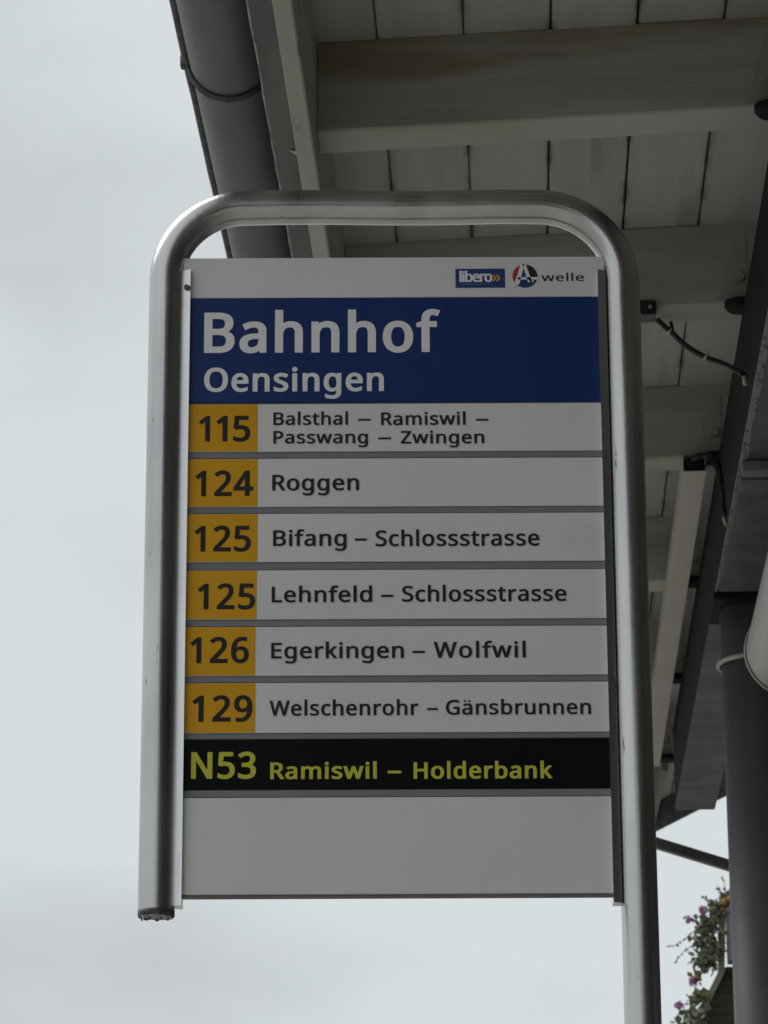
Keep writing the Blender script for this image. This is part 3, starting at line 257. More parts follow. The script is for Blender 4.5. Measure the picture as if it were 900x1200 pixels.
'semi': """1:411:39,381,42,376,88,324,149,370,163,382,165,382,165,-9,167,-11,254,-10,254,489,183,489 2:411:16,431,56,386,67,376,82,385,110,404,139,418,169,425,196,425,206,423,223,417,232,411,241,401,249,385,254,364,252,334,247,311,238,290,216,258,168,205,17,53,17,-10,365,-10,365,63,364,64,136,65,256,186,280,213,299,236,314,257,332,291,343,327,346,348,346,369,343,390,336,413,328,428,320,441,304,458,292,468,281,475,261,484,235,492,208,496,161,496,119,488,94,479,61,462 3:411:12,439,43,401,59,383,122,415,142,422,158,425,192,426,210,423,229,415,240,407,248,397,251,387,254,376,254,351,249,331,238,313,231,306,214,295,189,287,160,283,88,282,87,214,89,212,170,212,184,210,202,208,229,200,246,190,259,176,266,160,269,137,265,108,254,86,246,77,229,65,202,56,184,54,143,54,122,56,87,65,63,73,43,81,16,90,15,14,42,1,71,-8,91,-12,138,-17,184,-17,227,-12,255,-5,272,1,293,12,305,20,320,31,333,46,349,73,358,102,362,136,361,154,357,174,351,189,341,208,323,226,312,235,289,247,272,253,302,271,318,285,330,302,338,318,342,329,347,351,347,382,340,411,325,439,303,462,285,475,272,481,254,488,230,493,187,497,143,495,126,492,93,483,52,464 4:411:-2,161,-1,99,228,98,229,-10,316,-10,317,98,386,99,386,170,384,172,319,172,317,174,316,492,233,492,229,489|99,172,122,207,225,356,228,358,228,173,182,172,178,171 5:411:27,45,27,14,56,0,81,-8,118,-15,146,-17,185,-17,231,-11,261,-1,285,11,301,22,324,43,334,56,349,82,356,106,361,129,362,160,358,191,353,210,343,229,330,248,315,264,292,280,269,290,250,297,213,304,193,304,189,305,153,304,130,300,128,302,134,376,136,408,138,415,327,416,327,489,57,489,37,248,81,224,138,233,178,234,209,230,228,223,242,215,252,206,263,186,269,165,270,139,266,114,259,97,247,80,231,69,221,63,203,58,176,54,157,54,132,56,90,66,69,74,56,81,28,91,28,49 6:411:21,231,21,183,24,154,29,124,36,102,46,77,67,45,85,25,99,14,127,-2,153,-12,186,-17,215,-17,244,-13,270,-5,290,4,312,19,332,39,347,61,360,93,367,126,369,168,364,198,356,224,347,243,339,255,323,272,298,290,285,297,263,305,242,309,231,310,195,310,177,308,164,305,145,298,117,281,116,287,124,327,137,361,157,390,170,402,182,410,198,418,210,422,244,428,284,426,331,416,331,487,301,495,268,496,264,497,227,496,205,493,170,485,147,476,130,467,107,451,88,433,71,412,61,395,44,358,30,310,24,265,22,235|112,164,115,183,123,202,138,220,151,230,167,238,190,243,213,243,239,236,251,229,263,215,272,197,276,181,278,173,278,133,273,111,267,93,253,73,232,59,211,54,188,54,168,59,152,70,141,81,131,95,119,123,115,140 9:411:18,340,19,297,23,274,30,254,39,236,59,211,87,190,109,179,132,173,149,170,178,168,204,171,228,176,254,188,268,199,270,198,264,157,258,140,246,114,230,90,207,71,192,63,178,58,147,53,109,53,54,64,54,-7,78,-13,112,-17,149,-17,183,-13,217,-5,234,1,263,17,287,35,308,58,320,76,337,108,342,122,349,141,356,170,364,231,365,294,363,324,358,349,345,391,331,419,316,439,296,459,280,471,258,483,236,490,208,496,182,497,154,495,125,488,93,473,81,465,64,451,50,434,42,422,29,394,22,369|107,323,109,347,113,369,121,389,131,403,146,415,159,422,179,426,193,426,213,422,230,413,245,398,256,383,265,364,271,340,273,331,273,303,269,289,258,270,238,251,221,242,207,238,200,237,168,237,151,241,138,248,122,265,113,286,109,306,109,319 B:463:49,488,50,-10,251,-11,267,-9,293,-5,317,2,355,20,372,33,385,45,399,65,411,94,415,115,416,131,415,159,411,178,408,186,395,210,385,222,372,233,355,243,331,253,357,269,373,284,386,302,396,328,399,344,399,378,392,409,382,430,367,447,347,462,325,472,300,480,280,484,237,490,51,490|141,64,142,214,236,215,258,212,271,209,288,202,297,196,308,184,316,168,319,156,320,145,319,124,314,105,308,94,300,83,291,76,268,66,243,62,143,62|141,288,142,417,226,417,249,414,263,412,280,405,288,400,298,389,303,377,306,363,305,335,298,315,291,306,282,298,261,290,226,286,143,286 E:400:49,488,50,-10,349,-10,349,63,142,64,142,213,336,214,336,285,334,287,142,287,141,414,143,416,349,416,349,489,51,490 G:516:25,258,25,219,29,182,35,154,48,115,64,85,80,61,106,35,134,16,163,1,190,-8,225,-15,252,-17,301,-17,305,-16,323,-16,350,-13,397,-5,455,11,455,263,258,262,259,190,363,189,363,68,364,65,327,58,313,56,263,56,243,59,209,69,193,76,181,85,160,104,149,119,139,139,128,169,123,197,120,222,121,272,125,297,132,320,144,347,156,365,163,374,183,393,196,401,214,410,239,418,267,422,307,422,335,418,357,413,382,405,400,398,418,392,453,461,452,464,402,481,371,489,336,495,302,496,298,497,257,496,227,492,189,483,159,471,139,460,105,435,84,415,64,387,50,364,37,329,30,302 H:525:49,488,50,-10,141,-10,142,213,354,213,356,211,356,-10,447,-10,448,489,356,489,356,289,354,287,142,287,141,489,51,490 L:379:49,488,50,-10,350,-10,350,64,142,65,141,488,139,490,51,490 N:537:49,488,50,-10,134,-11,136,-9,136,346,366,-10,461,-10,461,489,375,490,373,488,373,174,374,170,375,133,365,145,145,488,142,490,51,490 O:551:25,262,25,220,32,166,44,123,62,83,84,53,101,37,115,25,131,15,151,4,196,-11,244,-17,297,-16,322,-12,344,-6,369,3,385,11,402,21,422,37,440,54,451,69,467,94,478,116,487,143,492,165,499,211,499,269,498,283,494,310,484,347,475,370,464,391,452,410,434,432,405,457,381,472,367,479,340,488,323,492,284,497,242,497,209,493,175,485,153,477,128,464,110,451,83,426,76,417,64,399,50,374,43,354,35,328,29,301|121,211,121,269,123,282,127,307,136,339,148,364,159,380,171,393,186,405,213,417,239,422,275,424,296,421,318,415,338,406,355,393,374,370,388,341,396,316,401,287,404,257,404,223,401,194,392,151,380,122,362,94,353,85,338,74,322,66,310,62,280,56,246,56,227,59,203,66,188,74,172,85,163,95,149,114,139,135,127,173 P:433:49,488,49,-9,51,-11,139,-11,141,-9,142,176,205,176,233,179,257,183,284,191,303,199,331,216,355,240,369,260,377,277,385,303,388,322,388,356,386,366,383,381,377,401,365,423,355,435,343,447,330,458,317,466,296,475,262,484,221,490,51,490|141,251,142,416,207,417,228,414,249,409,261,404,270,397,279,388,289,370,294,343,294,327,290,303,282,285,277,278,269,270,261,265,230,254,189,249,143,249 R:445:49,488,50,-10,141,-10,141,186,143,188,212,188,322,-1,329,-10,386,-11,389,-9,431,-9,425,3,304,202,300,209,295,210,330,229,342,238,359,255,373,276,383,302,388,326,388,361,386,372,383,386,377,406,362,431,347,447,324,464,293,477,259,486,228,490,51,490|141,261,142,417,201,417,230,414,257,408,271,400,280,391,289,376,291,366,294,348,294,332,291,314,287,302,278,286,270,278,251,267,222,261,207,259,143,259 S:396:18,87,19,10,60,-5,101,-13,141,-17,184,-17,210,-15,232,-10,255,-4,284,9,304,23,320,37,335,58,343,74,350,95,353,114,353,144,351,153,346,176,338,193,330,205,314,222,288,242,247,263,176,291,148,305,137,314,127,326,121,336,117,354,117,370,119,379,125,395,136,408,152,417,176,422,213,422,232,420,265,411,311,395,316,395,345,465,291,484,256,492,226,496,206,496,202,497,168,496,141,492,107,481,86,471,74,463,51,441,42,429,35,415,29,401,25,381,25,345,28,328,33,310,46,285,70,259,102,237,134,221,209,192,228,181,238,174,249,163,256,151,261,135,261,112,254,91,247,82,239,74,223,65,206,59,188,56,147,56,116,60,77,70,22,89,19,89 W:651:-11,489,123,-10,208,-10,311,338,314,331,321,303,414,-7,417,-11,500,-10,636,489,542,490,539,486,455,157,453,159,443,198,353,489,268,490,265,486,170,160,168,160,167,165,85,486,82,490 Z:411:10,48,10,-9,12,-11,374,-10,374,63,372,64,310,64,306,63,125,64,367,431,367,489,18,489,18,418,20,416,252,416 a:404:15,111,15,87,18,69,23,51,31,35,39,24,49,14,67,1,87,-8,105,-13,132,-17,162,-17,184,-15,210,-8,228,0,249,15,258,23,260,22,267,-10,338,-10,339,245,337,249,337,269,331,301,325,314,314,331,307,340,293,352,270,364,243,372,214,376,172,376,135,371,103,361,51,340,80,277,96,282,135,298,167,306,200,308,214,305,226,300,237,290,245,273,248,258,249,229,249,228,241,226,183,225,141,220,107,211,75,198,56,186,46,178,32,161,21,137|108,99,109,112,115,131,126,143,135,150,149,155,183,162,216,163,220,164,248,164,248,131,246,119,240,97,232,83,220,71,213,66,197,58,184,54,166,51,151,51,133,55,122,62,113,73,109,87 b:440:41,519,42,-10,112,-10,119,19,121,20,145,3,163,-6,184,-13,212,-17,242,-17,267,-13,293,-5,312,4,339,25,352,39,365,57,377,82,382,98,389,128,391,152,391,208,390,222,382,262,377,278,366,301,350,323,325,347,313,355,295,364,263,374,245,376,209,376,191,374,177,371,159,364,131,348,132,520,43,521|132,158,132,203,138,243,142,257,148,273,155,284,162,291,176,300,188,304,205,306,224,306,246,302,259,296,272,285,278,277,286,262,294,237,299,197,299,162,297,137,290,108,282,90,275,79,266,68,246,57,225,53,210,53,191,55,181,58,168,65,162,70,154,79,144,98,136,127 c:349:21,198,22,143,28,111,33,93,46,64,56,49,76,26,90,15,113,1,140,-9,164,-15,186,-17,220,-17,245,-15,274,-8,309,6,309,80,251,61,220,55,189,55,180,57,167,61,149,71,136,86,125,106,117,135,113,178,115,182,115,204,117,224,121,241,132,266,147,285,157,293,170,300,188,304,220,304,228,303,260,294,277,288,292,286,320,351,318,354,281,367,252,374,217,378,195,378,170,375,149,371,128,364,103,352,87,341,67,323,53,304,45,291,36,272,31,256,24,224 d:440:21,199,21,160,24,132,27,115,36,82,48,57,66,32,86,14,105,1,122,-6,144,-13,170,-17,199,-17,227,-13,248,-6,267,3,289,19,291,16,295,-10,370,-10,371,520,282,520,281,348,260,361,242,369,219,375,195,378,177,378,147,374,127,368,106,359,78,339,60,319,46,299,37,279,31,260,25,235|113,178,115,182,116,215,121,241,127,257,136,276,149,292,165,302,180,306,193,307,220,305,242,297,255,287,262,277,268,264,276,239,280,214,282,199,282,149,280,136,275,108,264,83,255,72,248,66,236,59,223,55,203,53,188,53,172,55,159,61,149,67,139,78,125,103,117,132 e:406:21,195,21,160,24,136,29,110,39,83,57,52,71,35,84,23,106,8,131,-4,159,-12,194,-17,232,-17,260,-15,298,-6,343,9,345,11,344,84,324,79,282,63,260,58,226,54,205,54,185,57,159,67,142,82,131,97,125,107,119,127,116,141,115,156,117,158,360,158,361,215,359,219,359,232,354,261,345,287,334,307,316,331,296,348,278,359,264,365,236,374,206,378,186,378,164,375,140,369,126,364,101,351,84,338,67,322,57,308,46,291,35,265,29,248,24,222|117,228,120,244,127,262,139,283,149,293,159,300,172,305,186,308,205,308,215,306,232,300,247,287,252,278,262,257,266,237,266,227,119,226 f:258:-6,348,-5,304,55,304,57,302,58,-10,148,-10,148,302,150,304,237,304,239,306,239,370,149,372,148,399,152,423,155,431,163,444,171,451,179,454,187,455,207,454,254,443,279,507,278,509,238,519,212,524,170,524,161,522,146,519,116,508,100,497,85,482,72,463,64,441,60,423,57,399,57,370,-1,351 g:440:21,197,22,143,27,117,36,84,49,57,61,39,80,19,92,9,117,-4,131,-10,155,-15,184,-18,207,-16,231,-12,257,-3,278,10,282,9,282,-22,279,-41,273,-57,263,-74,245,-90,228,-98,206,-102,164,-101,143,-98,113,-91,51,-69,49,-145,86,-158,130,-168,172,-172,213,-172,239,-169,259,-165,285,-157,306,-146,328,-130,345,-110,356,-89,366,-63,371,-30,371,370,295,370,290,341,272,354,257,362,236,370,211,376,201,377,157,376,143,373,119,365,93,350,74,335,56,312,48,299,40,283,31,257,24,224|113,179,115,183,115,205,120,238,127,258,133,271,148,290,156,296,169,303,181,306,210,306,228,302,240,296,249,290,263,275,271,259,275,247,280,220,282,186,283,182,282,140,275,104,264,82,261,76,247,64,236,59,222,55,205,52,186,52,172,55,159,60,142,75,131,91,125,103,116,141,115,175 h:442:41,519,42,-10,132,-10,132,206,135,228,140,252,151,276,157,285,168,294,179,300,193,304,210,307,229,307,250,302,266,293,274,284,280,270,285,255,286,245,286,-10,376,-10,377,244,375,248,375,261,371,285,366,302,357,320,339,342,320,356,306,363,288,369,260,375,213,376,189,372,160,363,133,348,132,520,43,521 i:200:42,369,42,-9,44,-11,131,-11,133,-9,133,369,131,371,44,371|37,465,37,451,38,443,45,428,57,417,67,412,81,409,94,409,102,411,119,419,132,434,137,445,138,455,137,469,134,478,128,488,115,498,95,505,79,505,71,504,54,496,43,485,39,477 k:385:41,519,42,-10,130,-10,131,126,139,136,154,152,273,-10,306,-11,310,-9,376,-9,376,-5,218,205,233,223,362,360,367,366,358,368,316,368,312,370,267,371,131,229,131,519,129,521,43,521 l:200:41,519,41,-9,43,-11,130,-11,132,-9,132,519,130,521,43,521 m:655:41,369,42,-10,132,-10,132,207,136,239,140,255,147,272,157,288,167,296,177,301,202,307,227,305,241,301,247,297,256,289,261,281,267,263,270,245,271,-10,359,-10,360,198,361,202,361,223,364,241,369,260,376,274,381,282,392,293,402,300,414,304,433,307,449,307,458,305,467,302,476,297,488,284,497,261,499,245,500,-10,590,-10,590,234,589,238,589,260,583,291,574,316,562,335,547,350,520,366,500,372,476,376,462,376,458,378,430,376,404,371,379,362,356,348,337,331,322,346,304,359,291,366,271,372,256,375,217,378,187,373,162,366,143,356,124,342,119,368,116,371,43,371 n:442:41,369,42,-10,132,-10,132,206,135,228,140,252,153,280,160,288,171,296,187,302,200,305,229,307,250,302,266,293,274,284,280,270,285,255,286,245,286,-10,376,-10,377,244,375,248,375,261,371,285,366,302,358,319,348,334,329,351,305,364,280,372,256,376,224,378,200,375,181,371,159,363,146,356,124,340,119,368,117,371,43,371 o:433:21,199,21,162,27,123,32,103,39,86,57,53,67,40,82,25,103,9,132,-5,167,-15,188,-17,218,-17,247,-13,276,-5,305,9,326,25,342,41,355,58,373,97,382,128,386,160,386,203,384,215,377,251,370,273,359,294,352,305,336,326,314,344,281,363,245,374,214,378,195,378,161,374,143,369,122,361,91,344,71,327,62,316,42,286,35,268,28,245,22,215|113,181,115,185,116,216,121,243,125,254,135,273,148,289,161,298,168,301,192,306,223,305,235,302,249,296,261,286,268,279,280,257,289,227,292,208,294,170,291,144,287,123,275,93,262,74,253,66,238,58,223,54,211,53,185,54,169,58,156,65,149,70,139,82,125,107,117,136 r:304:41,369,41,-9,43,-11,130,-11,132,-9,132,206,135,224,140,241,149,260,157,270,172,285,189,296,200,300,214,303,230,303,267,296,273,297,275,307,285,369,284,371,279,372,262,375,233,378,220,378,197,375,179,369,158,359,141,346,125,331,123,335,120,371,43,371 s:349:18,281,18,261,24,236,34,218,52,199,70,186,90,175,126,159,168,143,194,130,210,118,216,110,218,101,218,87,216,77,206,64,195,58,188,55,160,51,139,51,109,55,69,67,47,77,20,85,20,10,65,-8,90,-13,126,-17,165,-17,198,-13,232,-4,259,9,283,29,297,51,304,69,307,83,307,99,305,122,301,136,292,153,276,171,252,188,220,204,144,234,120,248,111,257,108,262,107,279,110,289,114,295,119,298,130,304,152,308,180,308,198,305,228,297,272,282,304,348,260,364,235,371,211,375,182,378,157,378,115,372,80,360,65,352,51,342,38,329,29,316,21,297 t:269:-5,348,-4,304,44,304,46,302,46,86,52,56,65,28,84,8,97,-1,123,-12,143,-16,155,-17,193,-16,217,-12,243,-2,243,63,192,53,168,53,157,57,147,66,140,79,137,93,137,303,240,304,241,370,138,371,137,452,76,453,73,449,50,374,1,352 u:442:37,369,37,108,40,86,47,60,56,40,68,24,84,9,108,-4,131,-12,155,-16,198,-17,226,-13,262,-1,276,7,291,17,295,-6,298,-11,373,-10,374,370,284,370,283,160,281,133,276,114,271,98,265,85,258,76,250,68,235,59,227,57,202,53,189,53,169,55,152,63,140,77,135,87,131,101,128,129,128,370,39,371 w:555:-13,370,94,-9,185,-9,264,233,265,232,340,-9,432,-9,540,367,540,371,448,371,383,130,308,371,221,371,144,130,81,370,78,372,-11,372""",
'thin': """e:396:27,195,27,160,30,136,38,102,46,82,54,68,68,48,85,30,105,16,117,9,143,-1,172,-8,195,-11,233,-11,268,-7,297,0,338,15,338,74,321,71,283,57,242,48,209,47,180,51,155,62,142,72,132,84,118,110,110,143,109,162,110,164,354,165,355,219,353,233,349,256,342,277,332,299,320,317,307,331,284,348,272,355,253,363,230,368,208,371,184,371,157,367,133,360,113,351,88,333,72,318,61,304,51,287,36,252,31,228|110,224,115,249,121,264,134,287,146,298,155,305,171,311,185,314,205,314,225,310,235,305,246,297,253,289,261,275,267,258,272,239,273,222,271,220,113,220,112,220 l:190:47,512,47,-2,49,-4,124,-4,126,-2,126,512,124,514,49,514 w:545:-5,363,99,-3,181,-3,249,207,263,257,265,255,277,209,343,-1,346,-3,428,-3,533,365,453,364,401,175,384,108,382,109,373,145,304,364,225,365,162,168,152,138,145,108,144,106,128,170,77,363,74,365,-4,365""",
}
FONT = {}
for wname, txt in GLYPHS.items():
    D = {}
    for tok in txt.split():
        ch, adv, cs = tok.split(':')
        D[ch] = (int(adv) / 1000, [[(int(a) / 1000, int(b) / 1000) for a, b in zip(c.split(',')[0::2], c.split(',')[1::2])] for c in cs.split('|')])
    FONT[wname] = D
def glyph(w, ch):
    F = FONT[w]
    if ch == '\u00e4':
        adv, cs = F['a']; xs = [p[0] for c in cs for p in c]; mxx = (min(xs) + max(xs)) / 2
        def dot(cx): return [(cx + .037 * math.cos(t * math.pi / 6), .452 + .037 * math.sin(t * math.pi / 6)) for t in range(12)]
        return adv, cs + [dot(mxx - .072), dot(mxx + .072)]
    return F[ch]
CAP = {'bold': .508, 'semi': .498, 'thin': .482}
def word(mb, text, w, x0, x1, z0, z1, y, m, italic=0.0):
    if text == '-':
        h = z1 - z0
        if w == 'semi': h *= 1.0
        a = z0 + h * .33; b = a + h * (.16 if w == 'bold' else .145)
        mb.add([(x0, y, a), (x1, y, a), (x1, y, b), (x0, y, b)], [(0, 1, 2, 3)], m); return
    sz = (z1 - z0) / CAP[w]
    gs = [glyph(w, c) for c in text]
    pos = 0; lay = []
    for (adv, cs) in gs: lay.append(pos); pos += adv
    lo = min(p[0] for p in sum(gs[0][1], [])); hi = lay[-1] + max(p[0] for p in sum(gs[-1][1], []))
    nat = (hi - lo) * sz; r = (x1 - x0) / nat
    sx = min(max(r, .93), 1.10) if w != 'thin' else r * .97
    track = (x1 - x0 - nat * sx) / max(len(text) - 1, 1)
    base = {'bold': -.013, 'semi': -.008, 'thin': 0}[w]
    for i, ((adv, cs), px) in enumerate(zip(gs, lay)):
        ox = x0 + (px - lo) * sz * sx + i * track
        polys = [[Vector((p[0] * sz * sx + ox + italic * p[1] * sz, (p[1] - base) * sz + z0, 0)) for p in c] for c in cs]
        flat = [v for c in polys for v in c]
        ar = lambda c: .5 * sum(c[k-1].x * c[k].y - c[k].x * c[k-1].y for k in range(len(c)))
        def inside(p, c):
            r_ = False
            for k in range(len(c)):
                a_, b_ = c[k-1], c[k]
                if (a_.y > p.y) != (b_.y > p.y) and p.x < (b_.x - a_.x) * (p.y - a_.y) / (b_.y - a_.y) + a_.x: r_ = not r_
            return r_
        outer = [c for c in polys if sum(inside(c[0], d_) for d_ in polys if d_ is not c) % 2 == 0]
        for oc in outer:
            grp = [oc] + [c for c in polys if c not in outer and inside(c[0], oc)]
            flat = [v for c in grp for v in c]
            mb.add([(v.x, y, v.y) for v in flat], [t for t in tessellate_polygon(grp)], m)

# ================================================================== SETTING
g = MB()
g.add([(-900, -900, 0), (900, -900, 0), (900, 1400, 0), (-900, 1400, 0)], [(0, 1, 2, 3)], M['ground'])
g.build('ground', kind='structure')
g = MB(); g.box(-2.2, 40, -14, 30, 0.0, 0.14, M['paving'])
pv = g.build('pavement', kind='structure')
for k in range(22):
    g = MB(); g.box(0, 0.15, 0.004, 1.996, 0.0, 0.145, M['kerb'], 0.008)
    if k == 0: kme = g.mesh('kerb_stone')
    link('kerb_stone', kme, pv, loc=(-2.354, -14 + 2 * k, 0.0))

# ================================================================== THE STOP SIGN
S = empty('bus_stop_sign', (0.387, 5.0, 0.14), 'steel tube frame carrying the blue, white and yellow bus stop board titled Bahnhof Oensingen', 'bus stop sign')
OX, OY, OZ = 0.387, 5.0, 0.14
def sbuild(mb, name, parent=None, **kw):
    mb.v = [(x - OX, y - OY, z - OZ) for x, y, z in mb.v]
    return mb.build(name, parent or S, **kw)
# n-shaped tube
XL, XR, ZT, YT, TR = -0.3500, 0.3873, 3.7506, 5.012, 0.0282
pts = [(XL, YT, 2.590)]
for k in range(1, 9): pts.append((XL, YT, 2.590 + (ZT - 0.125 - 2.590) * k / 8))
for k in range(1, 16):
    a = math.pi - math.pi/2 * k/15; pts.append((XL + 0.125 + 0.125*math.cos(a), YT, ZT - 0.125 + 0.125*math.sin(a)))
for k in range(1, 8): pts.append((XL + 0.125 + (XR - 0.135 - XL - 0.125) * k/8, YT, ZT + 0.0012 * math.sin(k)))
for k in range(0, 16):
    a = math.pi/2 * (1 - k/15); pts.append((XR - 0.135 + 0.135*math.cos(a), YT, ZT - 0.135 + 0.135*math.sin(a)))
for k in range(1, 13): pts.append((XR, YT, ZT - 0.135 - (ZT - 0.135 - 0.14) * k/12))
mb = MB(); mb.tube(pts, TR, M['steel'], 40, cap=False, up=(0, 1, 0))
tube = sbuild(mb, 'tube_frame')
# plug in the open end of the left leg, with drops hanging from its rim
mb = MB(); n = 40; rings = []
for z, r in [(2.620, TR*.94), (2.5905, TR*.94), (2.5905, TR*1.01), (2.5855, TR*1.01), (2.582, TR*.93)]:
    rings.append([(XL + r*math.cos(2*math.pi*k/n), YT + r*math.sin(2*math.pi*k/n),
                   z - (0.0028*max(0, math.sin(9*2*math.pi*k/n)) if z < 2.587 else 0)) for k in range(n)])
mb.add([v for q in rings for v in q], [(i*n+k, i*n+(k+1) % n, (i+1)*n+(k+1) % n, (i+1)*n+k) for i in range(4) for k in range(n)], M['plug'], True)
mb.add(rings[-1], [tuple(range(n))], M['plug'])
sbuild(mb, 'end_plug', tube)
for a, s in [(-1.9, 1.0), (-1.2, .7), (-2.5, .7), (-.7, .6)]:
    mb = MB(); x = XL + TR*.9*math.cos(a); y = YT + TR*.9*math.sin(a)
    mb.tube([(x, y, 2.5835), (x, y, 2.581), (x, y, 2.5775), (x, y, 2.574), (x, y, 2.572)], [.0012*s, .0028*s, .0034*s, .0026*s, .0006*s], M['water'], 10)
    sbuild(mb, 'water_drop', tube)
mb = MB(); mb.tube([(XR, YT, 0.14), (XR, YT, 0.152)], 0.075, M['steel'], 32)
sbuild(mb, 'base_flange')

# board: backing plate, top header, blue title panel, route strips, blank panel
PL, PR = -0.3195, 0.3530
mb = MB(); mb.box(PL, PR, 5.0025, 5.020, 2.6124, 3.6560, M['backing'], 0.0015)
plate = sbuild(mb, 'backing_plate')
mb = MB(); mb.box(PL - 0.003, PR + 0.0052, 4.9990, 5.0025, 3.5885, 3.6577, M['white'], 0.0006)
mb.box(PL - 0.003, PR + 0.0052, 5.0025, 5.0035, 3.6565, 3.6575, M['alu'])
header = sbuild(mb, 'header_panel', label='blank white top strip of the board with two small operator logos at its right')
# operator logo on blue
yd = 4.9984
mb = MB(); mb.flat = True
def rect(mb, x0, x1, z0, z1, y, m): mb.add([(x0, y, z0), (x1, y, z0), (x1, y, z1), (x0, y, z1)], [(0, 1, 2, 3)], m)
rect(mb, 0.1170, 0.1970, 3.6041, 3.6371, yd, M['logo_blue'])
word(mb, 'libero', 'bold', 0.1235, 0.1762, 3.6140, 3.6325, yd - 0.0006, M['white_ink'])
word(mb, 'libero', 'bold', 0.1240, 0.1768, 3.6140, 3.6325, yd - 0.0007, M['white_ink'])
for k in range(2):
    x = 0.1760 + k*0.0062
    mb.add([(x, yd-.0008, 3.6150), (x+.0035, yd-.0008, 3.6150), (x+.0078, yd-.0008, 3.6205), (x+.0035, yd-.0008, 3.6260), (x, yd-.0008, 3.6260), (x+.0042, yd-.0008, 3.6205)],
           [(0, 1, 2, 5), (5, 2, 3, 4)], M['yellow'])
for k in range(13):       # the tiny line of capitals below the name, too small to read in the photograph
    x = 0.1242 + k*0.0041
    rect(mb, x, x + 0.0022, 3.6095, 3.6109, yd - .0006, M['backing'])
sbuild(mb, 'operator_logo', header, label='small blue logo plate reading libero with a yellow double chevron')
# round logo with white A, and the word after it
mb = MB(); mb.flat = True
cx, cz, rr = 0.2293, 3.62395, 0.0201
def arc(a0, a1, n=20): return [(cx + rr*math.cos(R(a0 + (a1-a0)*k/n)), cz + rr*math.sin(R(a0 + (a1-a0)*k/n))) for k in range(n+1)]
def fan(pts, y, m): mb.add([(p[0], y, p[1]) for p in pts], [tuple(range(len(pts)))], m)
fan(arc(98, 232) + [(cx + .004, cz)], yd, M['logo_red'])
fan(arc(-12, 95) + [(cx - .004, cz)], yd - .0001, M['ink'])
fan(arc(-150, -12) + [(cx - .004, cz + .0035), (cx - .006, cz - .004)], yd - .0002, M['logo_blue'])
k5 = 0.0201/73
fan([(cx - .0105, cz - .009), (cx + .006, cz - .009), (cx + .002, cz + .012), (cx - .002, cz + .012)], yd - .0003, M['logo_blue'])
def lp(px, py): return (cx + (px-475)*k5, cz - (py-121)*k5)
def quad(a, b, c, d): fan([lp(*a), lp(*b), lp(*c), lp(*d)], yd - .0004, M['white_ink'])
quad((452, 46), (474, 46), (441, 174), (412, 174)); quad((462, 46), (481, 46), (518, 160), (492, 160))
quad((436, 128), (552, 128), (552, 143), (431, 143)); quad((498, 140), (515, 140), (528, 160), (506, 160))
word(mb, 'welle', 'thin', 0.2560, 0.3245, 3.6152, 3.6284, yd, M['ink'])
sbuild(mb, 'round_logo', header, label='round red, black and blue logo with a white A followed by the word welle')
def strip(name, z0, z1, m, label, words, ink, num=None, dy=0.0, div=None):
    mb = MB(); mb.box(PL + 0.001, PR - 0.001, 4.9992 - dy, 5.0025, z0, z1, m, 0.0006)
    st = sbuild(mb, name, label=label)
    y = 4.9986 - dy
    if div is not None:
        q = MB(); q.flat = True; rect(q, PL + 0.0016, div, z0 + 0.0007, z1 - 0.0007, y, M['yellow']); sbuild(q, 'number_field', st)
        y -= 0.0005
    q = MB(); q.flat = True
    for w in words: word(q, *w, y, ink)
    sbuild(q, 'lettering', st)
    if num:
        q = MB(); q.flat = True; word(q, *num, y, M['ink'] if ink != M['lemon'] else ink); sbuild(q, 'route_number', st)
    return st
strip('title_panel', 3.4090, 3.5878, M['blue'], 'blue panel with the white words Bahnhof Oensingen',
      [('Bahnhof', 'bold', -0.2879, 0.0918, 3.4939, 3.5633), ('Oensingen', 'bold', -0.2868, 0.0007, 3.4275, 3.4682)], M['white_ink'])
strip('route_strip', 3.3258, 3.4062, M['white'], 'white strip for route 115 with two lines of destinations', [
    ('Balsthal', 'semi', -0.1758, -0.0569, 3.3705, 3.3919), ('-', 'semi', -0.0411, -0.0207, 3.3701, 3.3915), ('Ramiswil', 'semi', -0.0042, 0.1304, 3.3697, 3.3911),
    ('-', 'semi', 0.1474, 0.1669, 3.3693, 3.3906), ('Passwang', 'semi', -0.1756, -0.0253, 3.3392, 3.3604), ('-', 'semi', -0.0090, 0.0114, 3.3387, 3.3599),
    ('Zwingen', 'semi', 0.0270, 0.1598, 3.3383, 3.3595)], M['ink'], ('115', 'bold', -0.2944, -0.2124, 3.3432, 3.3865), div=-0.2010)
strip('route_strip', 3.2336, 3.3142, M['white'], 'white strip for route 124 reading Roggen', [('Roggen', 'semi', -0.1769, -0.0394, 3.2606, 3.2867)],
    M['ink'], ('124', 'bold', -0.2992, -0.2070, 3.2517, 3.2941), div=-0.2003)
strip('route_strip', 3.1424, 3.2220, M['white'], 'white strip for route 125 reading Bifang Schlossstrasse', [
    ('Bifang', 'semi', -0.1750, -0.0593, 3.1683, 3.1943), ('-', 'semi', -0.0459, -0.0271, 3.1680, 3.1939), ('Schlossstrasse', 'semi', -0.0136, 0.2444, 3.1673, 3.1932)],
    M['ink'], ('125', 'bold', -0.2991, -0.2099, 3.1598, 3.2021), dy=0.0006, div=-0.1998)
